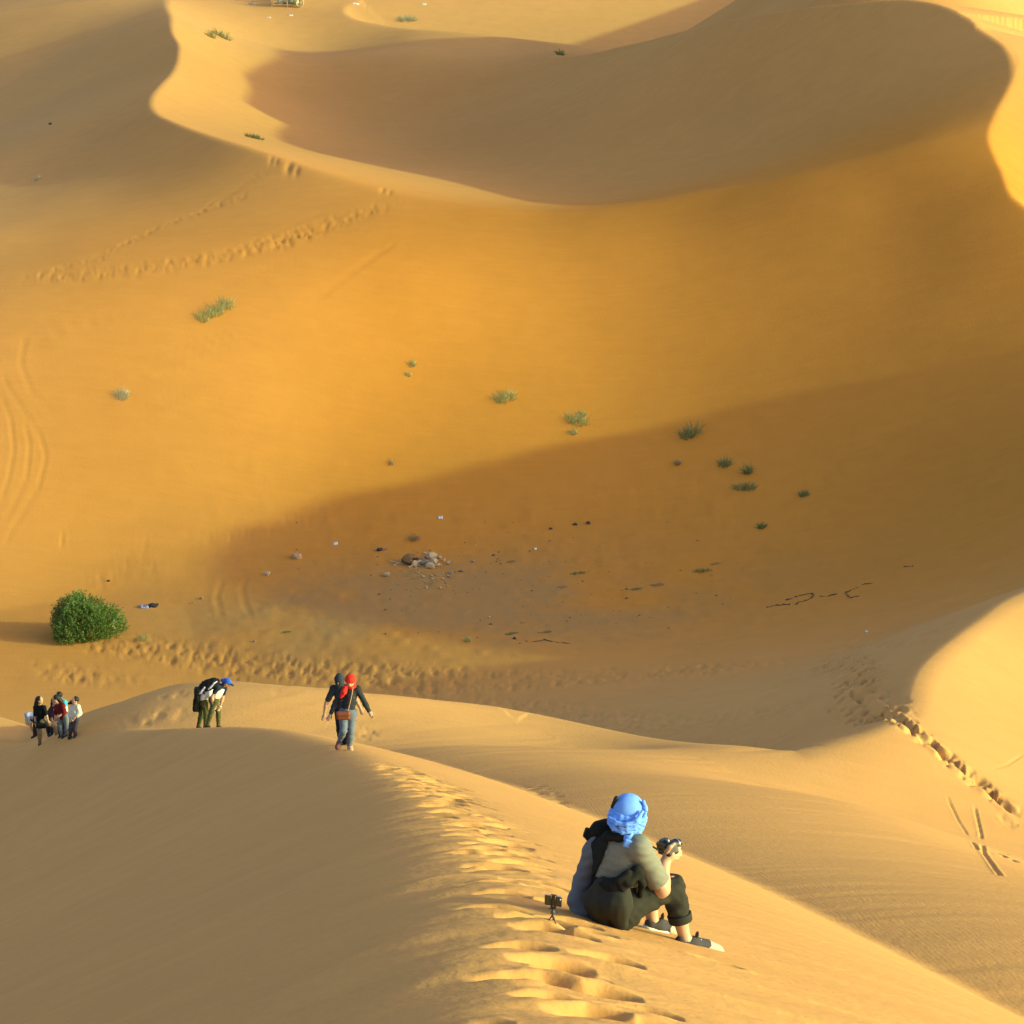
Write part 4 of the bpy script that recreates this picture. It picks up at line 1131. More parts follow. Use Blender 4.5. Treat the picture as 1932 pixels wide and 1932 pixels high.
def bent_pair():
    O = ground_hit([(402, 1362)])[0]
    O = O * (72.5 / np.linalg.norm(O)) ; O[2] = float(grid_z(GZ, O[None, 0], O[None, 1])[0])
    sand = lambda F, px, py, dy: F.P(px, py, dy)
    F = Fig(O)
    F.joints(hipL=(400, 1321, .05), hipR=(406, 1322, -.05), waist=(409, 1311, .0), shL=(423, 1299, .12), shR=(410, 1297, -.10), neck=(421, 1292, .0), head=(429, 1288, .0),
             elR=(400, 1314, -.12), wrR=(402, 1330, -.12), haR=(405, 1336, -.12), elL=(420, 1318, .10), wrL=(415.5, 1332, .06), haL=(413.5, 1338, .04),
             knR=(399, 1342, -.12), anR=(391, 1369, -.10), toR=(395, 1372, -.14), knL=(412, 1343, .08), anL=(412, 1370, .06), toL=(416, 1373, .04))
    F.body("person", "person in a blue cap and white shirt bending over with hands at the knees", SKIN, .018, (.80, -.15, -.45))
    white = cloth('white_cotton', (.72, .68, .58)); navy = cloth('navy_cotton', (.018, .024, .045)); green = cloth('green_trousers', (.075, .080, .030)); blk = mat('black_cloth')
    F.wear('shirt', F.torso(.014, .95)[:2], white, h=.016, fold=(.003, 30, 5.))
    F.wear('sleeves', F.arm('R', .018, .5) + F.arm('L', .018, .5) + [cone(F.j['shL'], F.j['shR'], .085, .085, .03), cone(.5 * (F.j['shL'] + F.j['shR']), F.j['neck'], .09, .06, .03)], navy, h=.016)
    F.wear('trousers', F.torso(.014, .95, top=False)[2:] + F.leg('R', .012, 1.97) + F.leg('L', .012, 1.97), green, h=.016, fold=(.003, 28, 3.))
    c, up, fr, sd, Rh = F.hf
    cp = F.wear('cap', [ell(c + up * .03 - fr * .01, (.092, .112, .095), Rh, .02), cone(c - fr * .06, c - fr * .15 - up * .04, .075, .05, .03)], cloth('royal_blue_cotton', (.030, .11, .45)), h=.013)
    F.wear('cap_brim', [ell(c + fr * .13 + up * .035, (.07, .07, .014), Rh, 0)], navy, h=.01, parent=cp)
    for S in 'LR': F.wear('shoe', F.foot(S, .012), mat('dark_shoe'), h=.016)
    F.wear('watch', ring(F.P(415.3, 1332.5, .06), frame(F.j['wrL'] - F.j['elL']), .036, .036, .012, 10, .005), mat('white_plastic'), h=.01)
    # backpack, worn high as the wearer bends
    pc = F.P(396, 1291, -.02); o = empty("backpack", pc)
    tag(o, "bulging black backpack on the back of the bending person in blue cap", "backpack")
    Rb = frame((-.35, 0, 1), (1, 0, .45))
    pr = [ell(pc, (.29, .19, .15), Rb, .02), ell(pc + vec(-.12, 0, -.06), (.18, .18, .14), Rb, .05), ell(pc + vec(.10, 0, .03), (.16, .16, .10), Rb, .05)]
    V, Q = solid(pr, .017, fold=(.008, 22, 1.)); mesh_obj("pack_body", V, Q, blk, o, pc)
    sv = cloth('pale_grey_webbing', (.50, .50, .58))
    V, Q = solid(chain([F.P(409, 1286, -.16), F.P(404, 1289, -.20), F.P(397, 1297, -.20), F.P(393, 1300, -.19)], [.020, .024, .028, .024], .01), .014); mesh_obj("strap", V, Q, sv, o, pc)
    V, Q = solid(chain([F.P(386, 1297, -.19), F.P(381, 1303, -.19), F.P(377, 1309, -.17)], [.030, .026, .02], .01), .014); mesh_obj("strap", V, Q, sv, o, pc)
    # companion behind, also stooping
    O2 = O + vec(-.22, .75, 0); O2[2] = float(grid_z(GZ, O2[None, 0], O2[None, 1])[0])
    F = Fig(O2)
    F.joints(hipL=(378, 1324, .08), hipR=(386, 1325, -.06), waist=(386, 1314, .0), shL=(402, 1303, .12), shR=(396, 1303, -.10), neck=(404, 1299, .0), head=(412, 1297, .0),
             elR=(396, 1320, -.16), wrR=(400, 1336, -.15), haR=(404, 1342, -.15), elL=(404, 1322, .14), wrL=(404, 1336, .12), haL=(404, 1342, .1),
             knR=(389, 1346, -.10), anR=(387, 1372, -.08), toR=(391, 1375, -.12), knL=(380, 1346, .08), anL=(374, 1371, .10), toL=(378, 1374, .08))
    F.body("person", "stooping person in green trousers behind the one in the blue cap", SKIN, .018, (.8, -.2, -.4))
    F.wear('shirt', F.torso(.016, .95)[:2] + F.arm('R', .016, .6) + F.arm('L', .016, .6), white, h=.016, fold=(.003, 30, 2.))
    F.wear('trousers', F.torso(.014, .95, top=False)[2:] + F.leg('R', .014, 1.97) + F.leg('L', .014, 1.97), green, h=.016, fold=(.003, 28, 6.))
    c, up, fr, sd, Rh = F.hf
    F.wear('hair', [ell(c + up * .03 - fr * .02, (.09, .105, .095), Rh, .02)], HAIR, h=.014)
    for S in 'LR': F.wear('shoe', F.foot(S, .012), mat('dark_shoe'), h=.016)
    pc = F.P(371.5, 1318, -.02); o = empty("backpack", pc)
    tag(o, "tall narrow black backpack hanging upright at the stooping pair's back", "backpack")
    pr = [rbox(F.P(372.5, 1308, 0), (.085, .13, .16), frame((.0, 0, 1), (1, 0, 0)), .04, .02), rbox(F.P(371, 1330, 0), (.10, .13, .18), frame((.08, 0, 1), (1, 0, 0)), .05, .04)]
    V, Q = solid(pr, .017, fold=(.006, 22, 4.)); mesh_obj("pack_body", V, Q, blk, o, pc)
    V, Q = solid([ell(F.P(372, 1320, -.14), (.07, .04, .11), None, 0)], .015); mesh_obj("pocket", V, Q, blk, o, pc)
    V, Q = solid(chain([F.P(375, 1300, -.1), F.P(382, 1302, -.1), F.P(386, 1310, -.1)], [.022] * 3, .01), .014); mesh_obj("strap", V, Q, blk, o, pc)
bent_pair()

def group_people():
    base = ground_hit([(110, 1384)])[0]
    base = base * (84.5 / np.linalg.norm(base)); 
    def at_y(px, y):
        return ground_hit([(px, y)])[0]
    Y = base[1]
    def dress(F, top, bottom, tl=1.0, hair=None, long_hair=0., g=.016):
        F.wear('shirt', F.torso(g, .95) + sum([F.arm(S, g, tl) for S in 'LR' if 'el' + S in F.j], []), top, fold=(.004, 26, float(F.O[0])))
        F.wear('trousers', F.torso(.014, .95, top=False)[2:] + F.leg('L', .012, 1.97) + F.leg('R', .012, 1.97), bottom, fold=(.003, 26, float(F.O[0])))
        c, up, fr, sd, Rh = F.hf
        if hair: F.wear('hair', [ell(c + up * .03 - fr * .025, (.09, .105, .10), Rh, .02)] + (chain([c - fr * .07, c - fr * .11 - up * .14, c - fr * .11 - up * (.14 + long_hair)], [.08, .075, .05], .03) if long_hair else []), hair, h=.016)
        for S in 'LR': F.wear('shoe', F.foot(S, .012), mat('dark_shoe'))
    blk = cloth('black_jersey', (.010, .010, .012)); khaki = cloth('khaki_twill', (.26, .19, .10)); maroon = cloth('maroon_jersey', (.135, .012, .012))
    jean = cloth('faded_denim', (.17, .19, .19)); cream = cloth('cream_knit', (.62, .56, .42)); plum = cloth('plum_trousers', (.075, .055, .070)); teal = cloth('teal_cotton', (.04, .40, .50)); dk = cloth('dark_plum_jersey', (.045, .020, .028))
    h = .020
    # black shirt, one foot up
    F = Fig(at_y(76, 1405))
    F.joints(hipL=(72, 1362, .05), hipR=(82, 1361, -.05), shL=(67, 1334, .08), shR=(83, 1335, -.06), neck=(75, 1330, 0), head=(75, 1321, 0), elR=(87, 1348, -.10), wrR=(91, 1361, -.14), haR=(94, 1368, -.16),
             elL=(66, 1350, .12), wrL=(67, 1363, .02), haL=(68.5, 1370, -.04), knL=(75, 1382, -.02), anL=(75, 1404, .05), toL=(77, 1409, -.12), knR=(104, 1370, -.02), anR=(108, 1393, .0), toR=(112, 1397, -.08))
    F.body("person", "long-haired person in a black shirt with one leg raised, left of the group", SKIN, h, (.85, -.3, -.2))
    dress(F, blk, khaki, .95, HAIR, .16)
    pc = F.P(77.5, 1369, -.14); o = empty("waist_pouch", pc); tag(o, "black pouch at the hip of the black-shirted person", "pouch")
    V, Q = solid([rbox(pc, (.15, .06, .085), None, .04, 0)], .018); mesh_obj("pouch_body", V, Q, mat('black_cloth'), o, pc)
    V, Q = solid(ring(F.P(77, 1362, 0), frame((0, 0, 1)), .175, .14, .016, 14, .01), .014); mesh_obj("belt", V, Q, mat('black_cloth'), o, pc)
    # plaid back, bending, pale hat
    F = Fig(at_y(64, 1391))
    F.joints(hipL=(66, 1352, .08), hipR=(68, 1353, -.10), shL=(52, 1350, .12), shR=(51, 1349, -.12), neck=(50, 1353, 0), head=(54, 1361, -.02), elR=(54, 1362, -.16), wrR=(58, 1372, -.14), haR=(60, 1378, -.14), elL=(56, 1364, .14), wrL=(60, 1374, .12), haL=(62, 1380, .1),
             knL=(68, 1370, .06), anL=(68, 1388, .08), toL=(63, 1391, .0), knR=(66, 1371, -.08), anR=(65, 1389, -.06), toR=(60, 1392, -.10))
    F.body("person", "stooping person in a blue and white plaid shirt at the group's left edge", SKIN, h, (-.5, -.4, -.75))
    dress(F, mat('plaid_cotton', (.55, .58, .66), rough=.9, stripes=(9., (.10, .13, .32))), cloth('dark_jean', (.03, .03, .04)), .9, HAIR)
    c = F.j['head']; hat = empty("sun_hat", c); tag(hat, "pale yellow sun hat on the plaid-shirted stooping person's head", "hat")
    V, Q = solid([ell(c + vec(0, -.03, -.03), (.12, .12, .11), None, .02)], .016); mesh_obj("crown", V, Q, cloth('straw_cloth', (.55, .47, .24)), hat, c)
    V, Q = solid([ell(c + vec(.03, -.02, .04), (.17, .17, .03), frame((.4, 0, 1)), 0)], .014); mesh_obj("brim", V, Q, cloth('straw_cloth', (.55, .47, .24)), hat, c)
    # dark plum, stooping in the middle
    F = Fig(at_y(96, 1388.5))
    F.joints(hipL=(91, 1358, .08), hipR=(97, 1359, -.08), shL=(98, 1335, .10), shR=(105, 1337, -.08), neck=(103, 1330, 0), head=(103, 1323, -.02), elR=(96, 1348, -.14), wrR=(98, 1358, -.16), haR=(101, 1364, -.16), elL=(90, 1346, .10), wrL=(92, 1357, .06), haL=(94, 1363, .05),
             knL=(90, 1372, .0), anL=(92, 1386, .05), toL=(95, 1390, -.08), knR=(98, 1373, -.08), anR=(98, 1387, -.05), toR=(101, 1391, -.14))
    F.body("person", "person in dark plum clothes with long dark hair in the middle of the group", SKIN, h, (.5, -.5, -.6))
    dress(F, dk, cloth('dark_jean', (.03, .03, .04)), 1.3, HAIR, .22)
    # maroon shirt, faded jeans
    F = Fig(at_y(121, 1390))
    F.joints(hipL=(116, 1352, .06), hipR=(124, 1352, -.06), shL=(107, 1333, .08), shR=(118, 1330, -.06), neck=(110, 1326, 0), head=(105, 1319, -.02), elR=(121, 1345, -.14), wrR=(113, 1350, -.20), haR=(108, 1352, -.22), elL=(104, 1346, .10), wrL=(106, 1354, -.02), haL=(108, 1360, -.06),
             knL=(114, 1370, -.04), anL=(117, 1388, .02), toL=(119, 1392, -.12), knR=(126, 1369, -.06), anR=(125, 1388, .0), toR=(127, 1392, -.12))
    F.body("person", "person in a maroon top and faded jeans leaning into the group", SKIN, h, (-.8, -.3, -.4))
    dress(F, maroon, jean, 1.2, HAIR, .14, .022)
    # tall one with teal scarf
    F = Fig(at_y(117, 1388))
    F.joints(hipL=(113, 1354, .06), hipR=(122, 1354, -.06), shL=(108, 1328, .06), shR=(122, 1327, -.06), neck=(114, 1321, 0), head=(110.5, 1313, -.02), elR=(125, 1341, -.06), wrR=(118, 1348, -.16), haR=(113, 1350, -.2), elL=(104, 1342, .05), wrL=(104, 1352, -.05), haL=(104, 1358, -.1),
             knL=(113, 1372, -.02), anL=(114, 1389, .02), toL=(112, 1392, -.12), knR=(122, 1372, -.02), anR=(122, 1389, .02), toR=(121, 1392, -.12))
    F.body("person", "tall short-haired person with teal shoulders looking down behind the maroon top", SKIN, h, (-.75, -.45, -.45))
    dress(F, cloth('white_cotton', (.72, .68, .58)), cloth('dark_jean', (.03, .03, .04)), .95, HAIR)
    F.wear('scarf', [cone(F.P(117, 1323, -.02), F.P(122.5, 1329, -.10), .085, .080, .03), ell(F.P(120, 1326, -.08), (.11, .09, .10), None, .03)], teal, h=.016, fold=(.003, 30, 1.))
    c, up, fr, sd, Rh = F.hf
    F.wear('glasses', [cone(c + fr * .095 + up * .01 + sd * .06, c + fr * .095 + up * .01 - sd * .06, .012, .012, 0)], mat('eye_dark', (.02, .015, .012), rough=.3), h=.009)
    # cream sweater
    F = Fig(at_y(140, 1390))
    F.joints(hipL=(137, 1355, .06), hipR=(145, 1355, -.06), shL=(136, 1335, .08), shR=(147, 1334, -.06), neck=(142, 1330, 0), head=(141.5, 1322, -.02), elR=(151, 1346, -.10), wrR=(142, 1353, -.18), haR=(136, 1358, -.20), elL=(133, 1346, .06), wrL=(132, 1354, -.06), haL=(132, 1361, -.10),
             knL=(134, 1371, -.02), anL=(132, 1388, .06), toL=(130, 1392, -.08), knR=(142, 1372, -.04), anR=(142, 1389, .0), toR=(141, 1393, -.12))
    F.body("person", "dark-haired person in a cream sweater and plum trousers, right of the group", SKIN, h, (-.7, -.5, -.4))
    dress(F, cream, plum, 1.6, HAIR, 0, .026)
    c, up, fr, sd, Rh = F.hf
    F.wear('hair_strand', chain([c + up * .0, F.P(135, 1325, .02), F.P(129, 1328, .05)], [.07, .06, .03], .02), HAIR, h=.016)
group_people()
# ------------------------------------------------------------------ plants
def gz(x, y): return float(grid_z(GZ, np.array([x], float), np.array([y], float))[0])
def leaf_mat(name, c1, c2, trans=.15):
    m, nt = new_mat(name); b = NB(nt)
    tc = b.n('ShaderNodeTexCoord').outputs['Object']
    nz = b.n('ShaderNodeTexNoise', inp={'Vector': tc, 'Scale': 7., 'Detail': 3.}).outputs['Fac']
    rnd = b.n('ShaderNodeAttribute', attribute_name='tone').outputs['Fac']
    f = b.math('ADD', b.math('MULTIPLY', nz, .5), b.math('MULTIPLY', rnd, .6))
    c = b.mix(f, tuple(c1) + (1,), tuple(c2) + (1,))
    p = b.n('ShaderNodeBsdfPrincipled', inp={'Base Color': c, 'Roughness': .55, 'Specular IOR Level': .35})
    t = b.n('ShaderNodeBsdfTranslucent', inp={'Color': c})
    mx = b.n('ShaderNodeMixShader', inp={0: trans, 1: p.outputs[0], 2: t.outputs[0]})
    b.n('ShaderNodeOutputMaterial', inp={'Surface': mx.outputs[0]})
    return m
def quads_obj(name, V, tone, m, parent, origin):
    """V (n,4,3) separate quads"""
    n = len(V)
    Q = np.arange(4 * n).reshape(n, 4)
    o = mesh_obj(name, V.reshape(-1, 3), Q, m, parent, origin, smooth=False)
    a = o.data.attributes.new('tone', 'FLOAT', 'POINT')
    a.data.foreach_set('value', np.repeat(tone, 4).astype(np.float32))
    return o
def leaf_quads(base, d, side, ln, w):
    """pointed narrow leaves as quads: base, left, tip, right"""
    mid = base + d * (ln * .45)[:, None]
    return np.stack([base, mid + side * (w * .5)[:, None], base + d * ln[:, None], mid - side * (w * .5)[:, None]], 1)

def big_shrub():
    g = ground_hit([(153, 1198)])[0]
    o = empty("desert_shrub", g); tag(o, "large rounded green shrub on the valley floor at the left", "shrub")
    r = np.random.default_rng(3)
    W = 1.46; H = 1.76
    green = leaf_mat('shrub_leaf', (.045, .105, .02), (.24, .35, .07), .3)
    Vs = []; T = []; stems = []
    n = 2500
    for i in range(n):
        a = r.uniform(0, 2 * math.pi); q = math.sqrt(r.uniform(0, 1))
        lob = 1 + .10 * math.sin(3 * a + 1.1) + .07 * math.sin(5 * a)
        u = r.uniform(.0, 1.0)
        ph = math.asin(r.uniform(0.02, 1.0))
        rad = (1 - .28 * r.uniform(0, 1) ** 2) * (lob + .10 * math.sin(4 * ph + 2 * a) + r.normal(0, .035))
        c = vec(W * rad * math.cos(ph) * math.cos(a) * (1 + .06 * math.cos(a)), W * .95 * rad * math.cos(ph) * math.sin(a), H * rad * math.sin(ph) * .95 + .03)
        c[0] += .16 * (1 - c[2] / H)
        d = unit(vec(c[0] * .55, c[1] * .55, 1.0 + c[2] * .3) + r.normal(0, .22, 3))
        L_ = r.uniform(.22, .42)
        k = 13
        f = np.sort(r.uniform(0, 1, k))
        base = c[None] + d[None] * (f * L_ - .6 * L_)[:, None]
        rd = r.normal(0, 1, (k, 3)); rd -= (rd @ d)[:, None] * d[None]
        rd /= np.linalg.norm(rd, axis=1)[:, None]
        dd = d[None] * r.uniform(.55, 1.1, k)[:, None] + rd * .75; dd /= np.linalg.norm(dd, axis=1)[:, None]
        sd = np.cross(dd, r.normal(0, 1, (k, 3))); sd /= np.linalg.norm(sd, axis=1)[:, None]
        Vs.append(leaf_quads(base, dd, sd, r.uniform(.07, .13, k), r.uniform(.022, .040, k)))
        T.append(np.clip(np.full(k, r.uniform(.0, .9)) + r.normal(0, .12, k) + .15 * (f - .5), 0, 1))
    V = np.concatenate(Vs); T = np.concatenate(T)
    keep = V[:, 2, 2] > -.1
    quads_obj("crown", V[keep] + g, T[keep], green, o, g)
    bark = mat('shrub_bark', (.10, .065, .035), rough=.95)
    for i in range(9):
        a = 2 * math.pi * i / 9 + r.normal(0, .2)
        b_ = g + vec(.12 * math.cos(a), .12 * math.sin(a), -.1)
        m_ = g + vec(.55 * math.cos(a), .55 * math.sin(a), .55); e = g + vec(1.1 * math.cos(a), 1.1 * math.sin(a), 1.0 + .3 * r.random())
        part("stem", chain([b_, m_, e], [.045, .03, .014], .01), bark, o, .03, g)
    # a few dry pale flowers at the right edge
    base = np.array([g + vec(1.62 + r.normal(0, .05), -.5 + r.normal(0, .2), .62 + r.normal(0, .12)) for _ in range(26)])
    dd = r.normal(0, 1, (26, 3)); dd /= np.linalg.norm(dd, axis=1)[:, None]; sd = np.cross(dd, r.normal(0, 1, (26, 3))); sd /= np.linalg.norm(sd, axis=1)[:, None]
    quads_obj("dry_blossom", leaf_quads(base, dd, sd, np.full(26, .08), np.full(26, .04)), r.random(26), leaf_mat('dry_blossom', (.45, .38, .16), (.6, .5, .25)), o, g)
big_shrub()

TUFTG = "tufts of desert grass scattered over the dunes"
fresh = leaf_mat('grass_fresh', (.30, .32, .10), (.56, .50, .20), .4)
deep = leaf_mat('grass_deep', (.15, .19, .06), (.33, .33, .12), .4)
pale = leaf_mat('grass_pale', (.42, .40, .20), (.6, .55, .32), .3)
dry = leaf_mat('grass_dry', (.34, .23, .09), (.5, .36, .17), .3)
def tuft(px, py, wpx, label, m, seed, hf=.7, clumps=None, dens=1.0, straw=.0):
    """a clump of grass wpx picture units wide standing at that spot"""
    g = ground_hit([(px, py)])[0]
    sc = np.linalg.norm(g) / 5000.
    r = np.random.default_rng(seed)
    W = wpx * sc
    Vs = []; T = []
    pts = clumps or [(0, 0, 1.)]
    for (cx, cy, s) in pts:
        gp = ground_hit([(px + cx, py + cy)])[0] if clumps else g
        w = W * s
        n = int(95 * dens * (1 if not clumps else .6))
        a = r.uniform(0, 2 * math.pi, n); q = np.sqrt(r.uniform(0, 1, n)) * w * .42
        B = np.stack([gp[0] + q * np.cos(a), gp[1] + q * np.sin(a) * .9, np.zeros(n)], -1)
        B[:, 2] = grid_z(GZ, B[:, 0], B[:, 1]) - .02
        out = np.stack([np.cos(a) * q / (w * .42), np.sin(a) * q / (w * .42), np.zeros(n)], -1)
        d = out * .65 + r.normal(0, .28, (n, 3)) + np.array([0, 0, 1.0]); d /= np.linalg.norm(d, axis=1)[:, None]
        ln = 1.3 * w * hf * r.uniform(.3, 1.15, n) * (1.15 - .5 * q / (w * .42))
        bend = out * .5 + r.normal(0, .3, (n, 3)) + np.array([0, 0, -.25])
        sd = np.cross(d, np.array([0, 1., .3])); sd /= np.linalg.norm(sd, axis=1)[:, None] + 1e-9
        bw = np.full(n, max(.014, .75 * sc)) * r.uniform(.6, 1.3, n)
        m1 = B + d * (ln * .5)[:, None]; tip = m1 + (d * .5 + bend * .28) * ln[:, None]
        Vs.append(np.stack([B - sd * bw[:, None], B + sd * bw[:, None], m1 + sd * bw[:, None] * .8, m1 - sd * bw[:, None] * .8], 1))
        Vs.append(np.stack([m1 - sd * bw[:, None] * .8, m1 + sd * bw[:, None] * .8, tip + sd * bw[:, None] * .25, tip - sd * bw[:, None] * .25], 1))
        t = r.uniform(0, 1, n); T += [t, t]
    if clumps:
        o = empty("grass_tuft", g)
        for k in range(len(pts)):
            quads_obj("clump", np.concatenate(Vs[2 * k:2 * k + 2]), np.concatenate(T[2 * k:2 * k + 2]), m, o, g)["kind"] = "stuff"
    else:
        o = quads_obj("grass_tuft", np.concatenate(Vs), np.concatenate(T), m, None, g)
    tag(o, label, "grass", TUFTG)
    return o
tuft(405, 592, 34, "largest grass clump, a slanting row of tufts on the sunlit left slope", fresh, 1, .75, [(-22, 12, .8), (-8, 4, .7), (8, -2, .9), (22, -12, .9)])
tuft(953, 756, 34, "sunlit grass tuft in mid-slope just above the valley shadow's edge", fresh, 2, .7, [(-8, 2, .8), (6, -3, .9)])
tuft(1085, 798, 40, "ragged sunlit tuft with side shoots touching the valley shadow's edge", fresh, 3, .55, [(-6, -4, .8), (8, 2, .8), (12, -14, .5), (-4, 20, .4)])
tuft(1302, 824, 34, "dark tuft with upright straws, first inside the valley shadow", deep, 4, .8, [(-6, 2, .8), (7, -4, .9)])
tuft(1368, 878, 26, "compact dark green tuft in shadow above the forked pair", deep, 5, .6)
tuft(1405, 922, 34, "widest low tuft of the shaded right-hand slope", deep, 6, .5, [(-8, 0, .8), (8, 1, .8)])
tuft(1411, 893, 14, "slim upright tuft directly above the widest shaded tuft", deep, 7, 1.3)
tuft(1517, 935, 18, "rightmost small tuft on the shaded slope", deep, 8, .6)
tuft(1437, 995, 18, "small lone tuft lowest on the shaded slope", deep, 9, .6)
tuft(1279, 876, 10, "tiny dry sprig left of the shaded green tufts", dry, 10, 1.)
tuft(229, 750, 26, "faint pale tuft alone on the sunlit slope at the left", pale, 11, .6)
tuft(776, 690, 14, "small faint sprig, upper of two in mid-slope", fresh, 12, .8, dens=.4)
tuft(769, 708, 12, "small faint sprig, lower of two in mid-slope", fresh, 13, .6, dens=.4)
tuft(412, 70, 26, "long arching green tuft on the bright ribbon of sand at top left", fresh, 14, .6, [(-14, 0, .7), (0, -3, .9), (14, 4, .8)])
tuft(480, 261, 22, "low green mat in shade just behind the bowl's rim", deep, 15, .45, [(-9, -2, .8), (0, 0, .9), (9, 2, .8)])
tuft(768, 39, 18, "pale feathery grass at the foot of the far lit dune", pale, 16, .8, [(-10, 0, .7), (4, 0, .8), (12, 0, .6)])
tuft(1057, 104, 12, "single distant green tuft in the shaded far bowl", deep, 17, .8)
tuft(70, 340, 9, "tiny pale sprig high on the left slope", pale, 18, 1., dens=.4)
tuft(270, 1209, 20, "wispy green sprouts to the right of the big shrub", fresh, 19, .7, dens=.35)
tuft(882, 1210, 12, "little green sprout on the near valley floor", fresh, 20, .7)
tuft(737, 876, 10, "dry stalk standing at the tip of the sunlit slope", dry, 21, 1.2, dens=.3)
tuft(783, 1019, 22, "straw-coloured dry clump behind the fire stones", dry, 22, .6)
for k, (x, y, w, lb) in enumerate([(1060, 1108, 24, "low dry hummock right of the fire stones"), (1200, 1112, 30, "dry hummock at the right end of the stony floor"), (1240, 1104, 34, "brushy hummock, second from the right on the stony floor"),
                                   (1325, 1078, 44, "long flat brushy hummock farthest right on the stony floor"), (1350, 1064, 26, "small flat hummock behind the long one at right"), (965, 1196, 30, "dry hummock nearest the footpath, left one"), (1030, 1193, 34, "dry hummock nearest the footpath, right one"),
                                   (1090, 1082, 34, "yellowish hummock at the centre right of the stony floor"), (965, 1060, 26, "long low hummock just right of the fire stones"), (540, 1193, 26, "earth hummock with dry grass by the shrub path"), (360, 1138, 14, "small dry clump left of the wheel marks")]):
    tuft(x, y, w, lb, dry if k % 2 == 0 else deep, 40 + k, .22, [(-w * .2, 1, .5), (0, 0, .6), (w * .2, -1, .5)], dens=.7)

# ------------------------------------------------------------------ stones, fire place, litter
stone_m = mat('sandstone', (.50, .37, .20), rough=.9, var=.25, scale=6., bump=.01)
grey_m = mat('grey_stone', (.29, .22, .15), rough=.9, var=.25, scale=6., bump=.01)
dark_m = mat('dark_stone', (.06, .05, .045), rough=.9, var=.3, scale=6.)
def stone_mesh(r, n=22):
    import mathutils
    bm = bmesh.new()
    for _ in range(n):
        p = r.normal(0, 1, 3); p /= np.abs(p).max() ** .55 * np.linalg.norm(p) ** .45
        bm.verts.new(p * r.uniform(.85, 1.05))
    bmesh.ops.convex_hull(bm, input=bm.verts)
    bmesh.ops.delete(bm, geom=[v for v in bm.verts if not v.link_faces], context='VERTS')
    me = bpy.data.meshes.new("stone"); bm.to_mesh(me); bm.free()
    return me
def stone(px, py, wpx, label, m, seed, asp=(1, .8, .65), group=None, name="stone"):
    r = np.random.default_rng(seed)
    g = ground_hit([(px, py)])[0]; sc = np.linalg.norm(g) / 5000.
    me = stone_mesh(r); me.materials.append(m)
    o = bpy.data.objects.new(name, me); COL.objects.link(o)
    s = wpx * sc * .5
    o.location = g + vec(0, 0, s * asp[2] * .55); o.scale = (s * asp[0], s * asp[1], s * asp[2]); o.rotation_euler = (r.normal(0, .15), r.normal(0, .15), r.uniform(0, 6.28))
    tag(o, label, "stone", group)
    return o
FG = "stones of the old fire place"
fire = [(772, 1062, 16, grey_m, "grey stone at the left end of the fire place"), (781, 1066, 15, stone_m, "low flat stone at the front left of the fire place"), (788, 1063, 14, stone_m, "wedge-shaped stone lit along its right edge in the fire place"), (803, 1066, 16, grey_m, "dark grey block in the middle of the fire place"),
        (812, 1071, 16, stone_m, "pale square block at the very front of the fire place"), (818, 1062, 17, stone_m, "rounded pale stone at the right of the fire place"), (815, 1052, 20, stone_m, "largest pale boulder at the back of the fire place"), (806, 1053, 12, grey_m, "small grey stone behind the fire place's middle"),
        (826, 1068, 9, stone_m, "small pale stone at the right front of the fire place"), (830, 1054, 9, stone_m, "small pale stone at the fire place's right back"), (838, 1058, 7, stone_m, "pebble-sized stone right of the fire place"), (846, 1064, 9, stone_m, "lone small stone right of the fire place"), (797, 1056, 8, grey_m, "small stone tucked behind the dark block")]
rk = np.random.default_rng(77)
for k in range(22):
    stone(rk.normal(812, 22), rk.normal(1064, 7), rk.uniform(4, 8), "small broken stone lying among the larger stones of the fire place", stone_m if k % 3 else grey_m, 300 + k, group="small broken stones round the fire place")
for k, (x, y, w, m_, lb) in enumerate(fire): stone(x, y, w * 1.25, lb, m_, 100 + k, group=FG)
lone = [(729, 1086, 16, stone_m, "squarish pale stone left of the fire place"), (503, 1085, 16, stone_m, "pale stone alone by the curved wheel marks"), (561, 1053, 22, mat('weathered_wood', (.42, .27, .13), rough=.9), "pale flat block lying left of the fire place"), (716, 1039, 13, dark_m, "dark stone behind the fire place, left one"), (728, 1037, 9, grey_m, "light stone beside the dark one behind the fire place"),
        (850, 1082, 10, grey_m, "small grey stone to the right below the fire place"), (1039, 998, 7, dark_m, "black stone far back on the stony floor"), (1085, 990, 10, dark_m, "flat dark stone at the back of the floor, left one"), (1110, 988, 10, dark_m, "flat dark stone at the back of the floor, right one"), (380, 1130, 9, grey_m, "small stone between the shrub and the wheel marks"),
        (480, 1211, 7, grey_m, "little stone on the path below the wheel marks"), (205, 1097, 7, dark_m, "dark stone above the big shrub"), (970, 1205, 9, dark_m, "dark stone on the near floor beside the twigs"), (95, 235, 8, dark_m, "dark stone on the far left slope")]
for k, (x, y, w, m_, lb) in enumerate(lone): stone(x, y, w, lb, m_, 140 + k, asp=(1, .8, .55))
